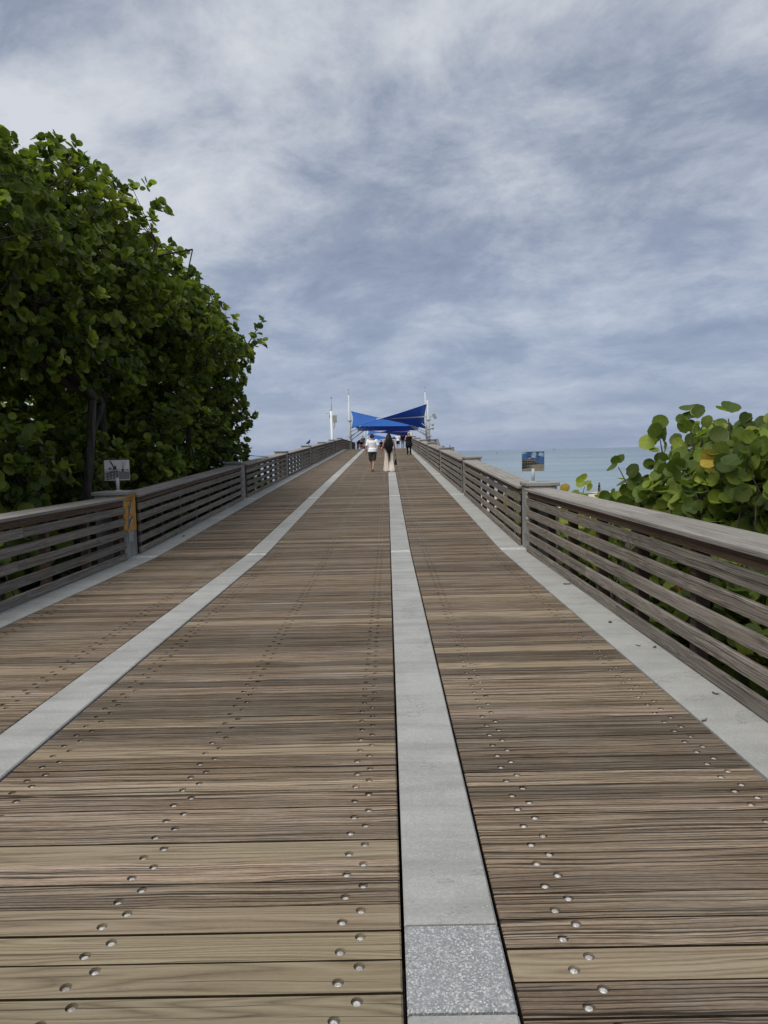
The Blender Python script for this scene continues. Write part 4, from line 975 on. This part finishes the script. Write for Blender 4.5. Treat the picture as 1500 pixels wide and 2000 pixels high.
for q in (-.03,.03): mb.tube([(q,-.08,.23),(q*.6,-.05,.42),(-.02,0,.52),(q*.6,.05,.42),(q,.08,.23)],[.008]*5,6)
o=mb.build('strap',C_['black'],hb); o.location=(0,0,0)
fig((1.50,49.6,P(49.6)+.005),R(5),1.58,dict(elL=(-.27,.02,1.16),wrL=(-.16,.20,1.22),elR=(.27,.02,1.16),wrR=(.16,.20,1.22),anL=(-.11,.06,.085),anR=(.11,-.05,.085),wide=1.28),
    'woman in black top and leggings with a tan cap beside the right railing',[('dress','black'),('trousers','black'),('shoes','black'),('cap','tan',-1)],'skinlight',('hairblond','bob'),PG,.013)
walk1=dict(anL=(-.10,.16,.085),knL=(-.10,.12,.49),anR=(.10,-.18,.11),knR=(.10,.02,.49))
far=[((.15,79.5),0,1.76,walk1,'tall person in black seen just behind the long haired woman',[('shirt','black'),('trousers','navy'),('shoes','shoe')],'skindark',('hairblack','short')),
 ((1.22,80.5),0,1.72,walk1,'person in a white shirt and dark shorts under the canopy',[('shirt','white'),('shorts','navy'),('shoes','pale')],'skin',('hairbrown','short')),
 ((1.78,82.0),0,1.75,dict(),'person in a black shirt and grey trousers under the canopy',[('shirt','black'),('trousers','grey'),('shoes','pale')],'skin',('hairblack','short')),
 ((2.35,85.0),0,1.66,walk1,'person in dark clothes half hidden by the woman in the tan cap',[('shirt','navy'),('trousers','black'),('shoes','shoe')],'skin',('hairbrown','short')),
 ((-2.98,89.0),R(170),1.74,dict(),'man in a checked shirt and pale trousers standing by the left mast',[('shirt','check'),('trousers','khaki'),('shoes','shoe')],'skin',('hairbrown','short')),
]
for (xy,f,H,po,lab,we,sk,ha) in far: fig((xy[0],xy[1],P(xy[1])+.002),f,H,po,lab,we,sk,ha,PG,.018)
# bending and sitting people by the left rail, and two sitting further back under the canopy
bend=dict(chest=(0,.22,1.12),neck=(0,.36,1.16),head=(0,.46,1.20),shL=(-.18,.30,1.14),elL=(-.2,.36,.88),wrL=(-.16,.46,.68),shR=(.18,.30,1.14),elR=(.2,.36,.88),wrR=(.16,.46,.68))
fig((-3.55,87.0,P(87)),R(-60),1.66,bend,'person in black bending down at the left railing past the crest',[('shirt','black'),('trousers','black'),('shoes','shoe')],'skin',('hairblack','long'),PG,.018)
sit=dict(pel=(0,-.02,.50),chest=(0,.02,.86),neck=(0,.03,1.01),head=(0,.05,1.145),shL=(-.185,.02,.96),elL=(-.23,.08,.70),wrL=(-.14,.30,.60),shR=(.185,.02,.96),elR=(.23,.08,.70),wrR=(.14,.30,.60),hpL=(-.088,0,.49),knL=(-.10,.42,.50),anL=(-.10,.40,.085),hpR=(.088,0,.49),knR=(.10,.42,.50),anR=(.10,.40,.085))
SEATS=[(-3.15,86.0,R(200),'seated person in dark clothes beside the bending one','black','red','hairbrown'),(-.75,93.0,R(150),'seated person in a navy top in the gap between the couple','navy','red','hairblack'),(-.25,94.5,R(210),'seated person in a red top behind the couple','red','black','hairbrown')]
for i,(x,y,f,lab,a,b,h) in enumerate(SEATS):
    fig((x,y,P(y)),f,1.68,sit,lab,[('shirt',a),('trousers',b),('shoes','shoe')],'skin',(h,'short'),PG,.018)
    bn=thing('bench',(x,y,P(y)),['slatted bench under the seated person at the left rail','slatted bench under the seated person in navy','slatted bench under the seated person in red'][i],'bench','benches under the canopies')
    for (nm,bx) in (('seat',(-.5,.5,-.2,.2,.36,.40)),('leg',(-.46,-.38,-.17,.17,0,.358)),('leg',(.38,.46,-.17,.17,0,.358))):
        mb=MB(); mb.box(*bx,0,'x'); o=mb.build(nm,M['rail'],bn); o.location=(0,0,0)
    bn.rotation_euler=(0,0,f)
# ------------------------------------------------------------------ shade canopies
def sailmat(name,c):
    t=NT(name); n=t.noise(t.pos(),3,3,.5); wv=t.noise(t.scale(t.pos(),(60,60,60)),1,2)
    col=t.ramp(t.math('ADD',t.math('MULTIPLY',n,.8),t.math('MULTIPLY',wv,.2)),[(.3,tuple(x*.85 for x in c)),(.7,c)])
    t.out(col,.6,.2); tr=t.node('ShaderNodeBsdfTranslucent'); t.put(tr.inputs[0],t.mix(1.0,col,(.45,.52,.7),'MULTIPLY'))
    a=t.node('ShaderNodeAddShader'); t.t.links.new(t.b.outputs[0],a.inputs[0]); t.t.links.new(tr.outputs[0],a.inputs[1]); t.t.links.new(a.outputs[0],t.n['Material Output'].inputs['Surface'])
    return t.mat
M['sail']=sailmat('blue shade cloth',(.008,.085,.31)); M['seam']=plain('pale sail webbing',(.50,.52,.55),.6)
def sail(parent,c,name='sail',hem=.0,sag=.12,seam=False):
    """a twisted cloth between four corners FL FR BR BL, its edges drawn in"""
    FL,FR,BR,BL=[np.array(q,float) for q in c]; n=14; vs=[];fs=[]
    for j in range(n+1):
        for i in range(n+1):
            u,v=i/n,j/n
            uu=u+(.5-u)*.05*math.sin(math.pi*v)*abs(2*u-1); vv=v+(.5-v)*.05*math.sin(math.pi*u)*abs(2*v-1)
            p=FL*(1-uu)*(1-vv)+FR*uu*(1-vv)+BR*uu*vv+BL*(1-uu)*vv; p[2]-=sag*math.sin(math.pi*u)*math.sin(math.pi*v); vs.append(tuple(p))
    for j in range(n):
        for i in range(n): a=j*(n+1)+i; fs.append((a,a+1,a+n+2,a+n+1))
    mb=MB(); mb.add(vs,fs,0,smooth=True); o=mb.build(name,M['sail'],parent,origin=tuple(np.mean([FL,FR,BR,BL],0)))
    m=o.modifiers.new('cloth','SOLIDIFY'); m.thickness=.012
    for e in ([vs[i] for i in range(n+1)],[vs[n*(n+1)+i] for i in range(n+1)]):
        mb=MB(); mb.tube(e,[.022]*len(e),6); mb.build('edge_cable',M['sail'],o)
    return o
def mast(parent,foot,top,r0,r1,pin=True,name='mast'):
    mb=MB(); f=Vector(foot); t_=Vector(top); r0*=.8; r1*=.75; mb.tube([f,f.lerp(t_,.5),t_],[r0,(r0+r1)/2,r1],12); mb.tube([f,f+Vector((0,0,.04))],[r0*1.7,r0*1.7],12)
    o=mb.build(name,M['mast'],parent,origin=foot)
    if pin: mb=MB(); mb.tube([t_,t_+Vector((0,0,.55))],[.025,.015],6); mb.ball(t_+Vector((0,0,.6)),.07,8,6); mb.build('finial',M['greysteel'],o)
    return o
ZD=P(90)
c1=thing('shade_canopy',(.3,86,ZD),'large blue twisted sail canopy between white masts over the pier','canopy','blue shade canopies')
Y1,Y2=80.0,93.0
XL,XR=-3.95,4.62
mast(c1,(-4.05,Y1,ZD),(-4.12,Y1,8.0),.17,.11); mast(c1,(4.72,Y1,ZD),(4.55,Y1,7.25),.20,.13,False); mast(c1,(-4.75,Y2,ZD),(-4.85,Y2,8.0),.17,.12); mast(c1,(5.15,Y2,ZD),(5.0,Y2,9.2),.18,.10)
sail(c1,((XL,Y1,4.35),(4.50,Y1,6.85),(5.0,Y2,4.55),(-4.55,Y2,7.0)))
sail(c1,((-4.3,Y2+.4,5.05),(4.5,Y2+.4,4.95),(4.3,Y2+6,4.55),(-4.0,Y2+6,4.65)),sag=.1)
sail(c1,((-4.0,Y2+7,4.95),(4.2,Y2+7,4.85),(4.0,Y2+15,6.6),(-3.5,Y2+15,6.7)),sag=.2)
for (a,b) in (((-4.0,Y1,3.55),(-2.4,Y1+.6,4.45)),((-4.0,Y1,3.05),(-2.1,Y1+2,4.5)),((-4.0,Y1,4.0),(-3.0,Y1+.3,4.4)),((4.66,Y1,3.6),(2.9,Y1+1.5,4.55)),((4.66,Y1,3.1),(2.5,Y1+2,4.7)),((4.66,Y1,4.1),(3.9,Y1+.3,4.75)),((-4.7,Y2,3.6),(-3.6,Y2+.5,4.6)),((5.0,Y2,3.8),(4.3,Y2+.5,4.3))):
    mb=MB(); mb.tube([a,b],[.05,.045],8); mb.build('strut',M['greysteel'],c1,origin=a)
mb=MB(); mb.tube([(-1.2,Y1+6.8,5.62),(4.45,Y1+.6,5.50)],[.07,.07],8); mb.build('cross_tube',M['white'],c1,origin=(0,Y1+4,5.5))
for (x,zz) in ((-4.1,3.0),(-4.1,3.45),(-4.1,5.2),(4.7,3.3),(4.7,4.1),(4.66,5.1)):
    mb=MB(); mb.tube([(x-.26,Y1,zz),(x+.26,Y1,zz)],[.045,.045],8); mb.tube([(x,Y1,zz-.06),(x,Y1,zz+.06)],[.215,.215],12); mb.build('bracket',M['greysteel'],c1,origin=(x,Y1,zz))
# floodlight and horn on the right mast
fl=thing('floodlight',(5.0,Y1,5.5),'dark rectangular floodlight fixed to the right canopy mast','floodlight')
mb=MB(); A=Matrix.Rotation(R(-28),3,'Y'); vs=[]
for q in ((-.16,-.05,-.32),(.16,-.05,-.32),(.16,.05,-.32),(-.16,.05,-.32),(-.16,-.05,.32),(.16,-.05,.32),(.16,.05,.32),(-.16,.05,.32)): vs.append(A@Vector(q))
mb.hexa([tuple(v+Vector((.30,0,0))) for v in vs]); o=mb.build('lamp_housing',M['greysteel'],fl); o.location=(0,0,0); m=o.modifiers.new('b','BEVEL'); m.width=.03
mb=MB(); mb.tube([(-.25,0,-.1),(.05,0,-.05),(.25,0,0)],[.035,.035,.035],8); o=mb.build('bracket',M['greysteel'],fl); o.location=(0,0,0)
for i,zz in enumerate((4.55,4.15)):
    h=thing('loudspeaker',(5.0,Y1,zz),['upper small grey horn speaker on the right canopy mast','lower small grey horn speaker on the right canopy mast'][i],'loudspeaker','horn speakers on the right mast')
    mb=MB(); mb.tube([(-.2,0,0),(.06,0,0)],[.025,.025],6); mb.tube([(.04,.05,0),(.06,-.10,0),(.08,-.16,0)],[.05,.09,.14],12); mb.tube([(.03,.05,0),(.03,.16,0)],[.06,.06],10); o=mb.build('horn',M['greysteel'],h); o.location=(0,0,0)
c2=thing('shade_canopy',(.3,126,ZD),'smaller looking second blue sail canopy farther along the pier','canopy','blue shade canopies')
Y1,Y2=122.0,138.0
mast(c2,(-3.75,Y1,ZD),(-3.8,Y1,6.4),.2,.12,False); mast(c2,(4.25,Y1,ZD),(4.2,Y1,6.7),.2,.12,False); mast(c2,(-3.6,Y2,ZD),(-3.7,Y2,6.6),.2,.12,False); mast(c2,(4.6,Y2,ZD),(4.6,Y2,6.0),.2,.12,False)
sail(c2,((-3.45,Y1,4.55),(4.05,Y1,6.15),(4.3,Y2,4.4),(-3.5,Y2,5.95))); sail(c2,((-3.0,Y2+.5,3.9),(4.3,Y2+.5,4.9),(4.0,Y2+9,3.8),(-3.2,Y2+9,5.4)),sag=.2)
mb=MB(); mb.tube([(-.2,Y1+8,5.3),(4.1,Y1+.5,5.1)],[.08,.08],8); mb.build('cross_tube',M['white'],c2,origin=(2,Y1+4,5.2))
# pale pole with boxes and a thin antenna, left of the railing
lp=thing('camera_pole',(-5.30,70,GZ(70)),'pale pole with equipment boxes and a thin antenna left of the ramp','pole')
mb=MB(); mb.tube([(-5.30,70,GZ(70)-.2),(-5.30,70,2),(-5.36,70,5.75)],[.17,.14,.115],12); mb.build('shaft',M['white'],lp,origin=(-5.3,70,GZ(70)))
mb=MB(); mb.box(-5.22,-4.84,69.82,70.18,4.62,5.30); mb.box(-5.02,-4.82,69.78,69.92,4.7,5.22); mb.tube([(-5.05,70,4.6),(-5.05,70,4.25),(-5.2,70,4.05)],[.04,.04,.03],6); mb.build('equipment_box',M['greysteel'],lp,origin=(-5,70,5))
mb=MB(); mb.tube([(-5.30,70,5.7),(-5.32,70,7.0)],[.028,.02],6); mb.tube([(-5.32,70,6.98),(-5.32,70,7.04)],[.11,.11],10); mb.build('antenna',M['greysteel'],lp,origin=(-5.3,70,5.7))
mb=MB(); mb.tube([(-5.36,70,5.52),(-5.95,70,5.50)],[.03,.025],6); mb.tube([(-5.5,70,5.52),(-5.5,70,5.1)],[.07,.05],8); mb.ball((-5.38,70,5.8),.12,10,8); mb.build('arm',M['greysteel'],lp,origin=(-5.4,70,5.5))
# bird on a post top
bird=thing('pigeon',(-4.25,38.9,P(38.88)+1.084),'dark bird perched on a concrete post of the left railing','bird')
mb=MB(); mb.tube([(.0,-.16,.10),(0,-.06,.13),(0,.03,.17),(0,.07,.24)],[(.012,.02),(.05,.055),(.065,.075),(.035,.04)],10); mb.ball((0,.085,.275),(.032,.04,.034),10,8); mb.tube([(0,.115,.275),(0,.15,.266)],[.010,.003],6)
o=mb.build('body',plain('dark plumage',(.03,.033,.04),.6,var=.4,scale=30),bird); o.location=(0,0,0); m=o.modifiers.new('r','REMESH'); m.mode='VOXEL'; m.voxel_size=.008; m.use_smooth_shade=True
for q in (-.02,.02):
    mb=MB(); mb.tube([(q,.0,.115),(q,.01,.0)],[.007,.006],6); mb.tube([(q,.0,.004),(q,.045,.004)],[.005,.004],5); o=mb.build('leg',plain('bird leg',(.25,.08,.05)),bird); o.location=(0,0,0)
bird.rotation_euler=(0,0,R(-50))
# ------------------------------------------------------------------ far pier head with people at its rail
ph=thing('pier_head',(10,156,.9),'far broad end of the pier with a pale railing, seen past the right rail','pier',kind='structure')
mb=MB(); mb.box(-3,14.0,150,172,.55,1.15); mb.build('slab',M['block'],ph,origin=(6,160,.6))
for xx in (-1,5,11,13.4):
    for yy in (151,160,170): 
        mb=MB(); mb.tube([(xx,yy,-9),(xx,yy,.55)],[.4,.4],10); mb.build('pile',M['block'],ph,origin=(xx,yy,-5))
rl=thing('far_railing',(10,150,1.15),'pale railing round the far right end of the pier','railing')
mb=MB()
for zz in (.25,.5,.75,1.0): mb.box(9,13.9,150.05,150.12,1.15+zz,1.15+zz+.09,0,'x')
for xx in np.arange(9,13.95,.6): mb.box(xx-.05,xx+.05,150.125,150.22,1.152,2.3,0,'z')
mb.box(13.55,13.98,149.98,150.3,1.152,2.45,0,'z'); mb.box(12.95,13.25,149.98,150.3,1.152,2.4,0,'z')
mb.build('rail_frame',M['cap'],rl,origin=(10,150,1.15))
for i,(x,lab,wc) in enumerate([(11.15,'first person from the left at the far pier end','navy'),(11.75,'second person from the left at the far pier end','black'),(12.15,'small third person from the left at the far pier end','grey'),(13.25,'last person on the right at the far pier end corner','olive')]):
    fig((x,152,1.152),R(30*i),1.72 if i!=2 else 1.5,{},lab,[('shirt',wc),('trousers','black'),('shoes','shoe')],'skin',('hairblack','short'),'people at the far pier end',.03)
# ------------------------------------------------------------------ beach walker and boats
yb=86.0; fig((25.3,yb,float(gz(0,yb))+.05),R(90),1.72,{},'person in dark clothes standing on the sand at the water edge',[('shirt','black'),('trousers','navy'),('shoes','shoe')],'skindark',('hairblack','short'),None,.018)
def boat(loc,L,label,rot):
    b=thing('boat',loc,label,'boat','boats near the horizon'); n=9; vs=[];fs=[]
    for i in range(n):
        t_=i/(n-1); w_=.17*L*(1-max(0,(t_-.45)/.55)**2.2)+.01; sh=.10*L+.05*L*t_*t_; x_=(t_-.5)*L
        vs+=[(x_,-w_,sh),(x_,-w_*.75,0),(x_,0,-.05*L),(x_,w_*.75,0),(x_,w_,sh)]
    for i in range(n-1):
        for k in range(4): fs.append((i*5+k,(i+1)*5+k,(i+1)*5+k+1,i*5+k+1))
        fs.append((i*5+4,(i+1)*5+4,(i+1)*5,i*5))
    fs.append((0,1,2,3,4)); mb=MB(); mb.add(vs,fs); o=mb.build('hull',M['white'],b); o.location=(0,0,0)
    mb=MB(); mb.hexa([(-.22*L,-.10*L,.10*L),(.12*L,-.10*L,.10*L),(.12*L,.10*L,.10*L),(-.22*L,.10*L,.10*L),(-.20*L,-.09*L,.24*L),(.02*L,-.09*L,.24*L),(.02*L,.09*L,.24*L),(-.20*L,.09*L,.24*L)]); mb.tube([(-.1*L,0,.24*L),(-.1*L,0,.42*L)],[.012*L,.006*L],6)
    o=mb.build('cabin',M['greysteel'],b); o.location=(0,0,0); b.rotation_euler=(0,0,rot)
boat((232,1530,SEA+.2),9,'small white boat near the horizon just left of the colour picture',R(20))
boat((800,3450,SEA+.2),24,'faint far boat on the horizon right of the colour picture',R(5))
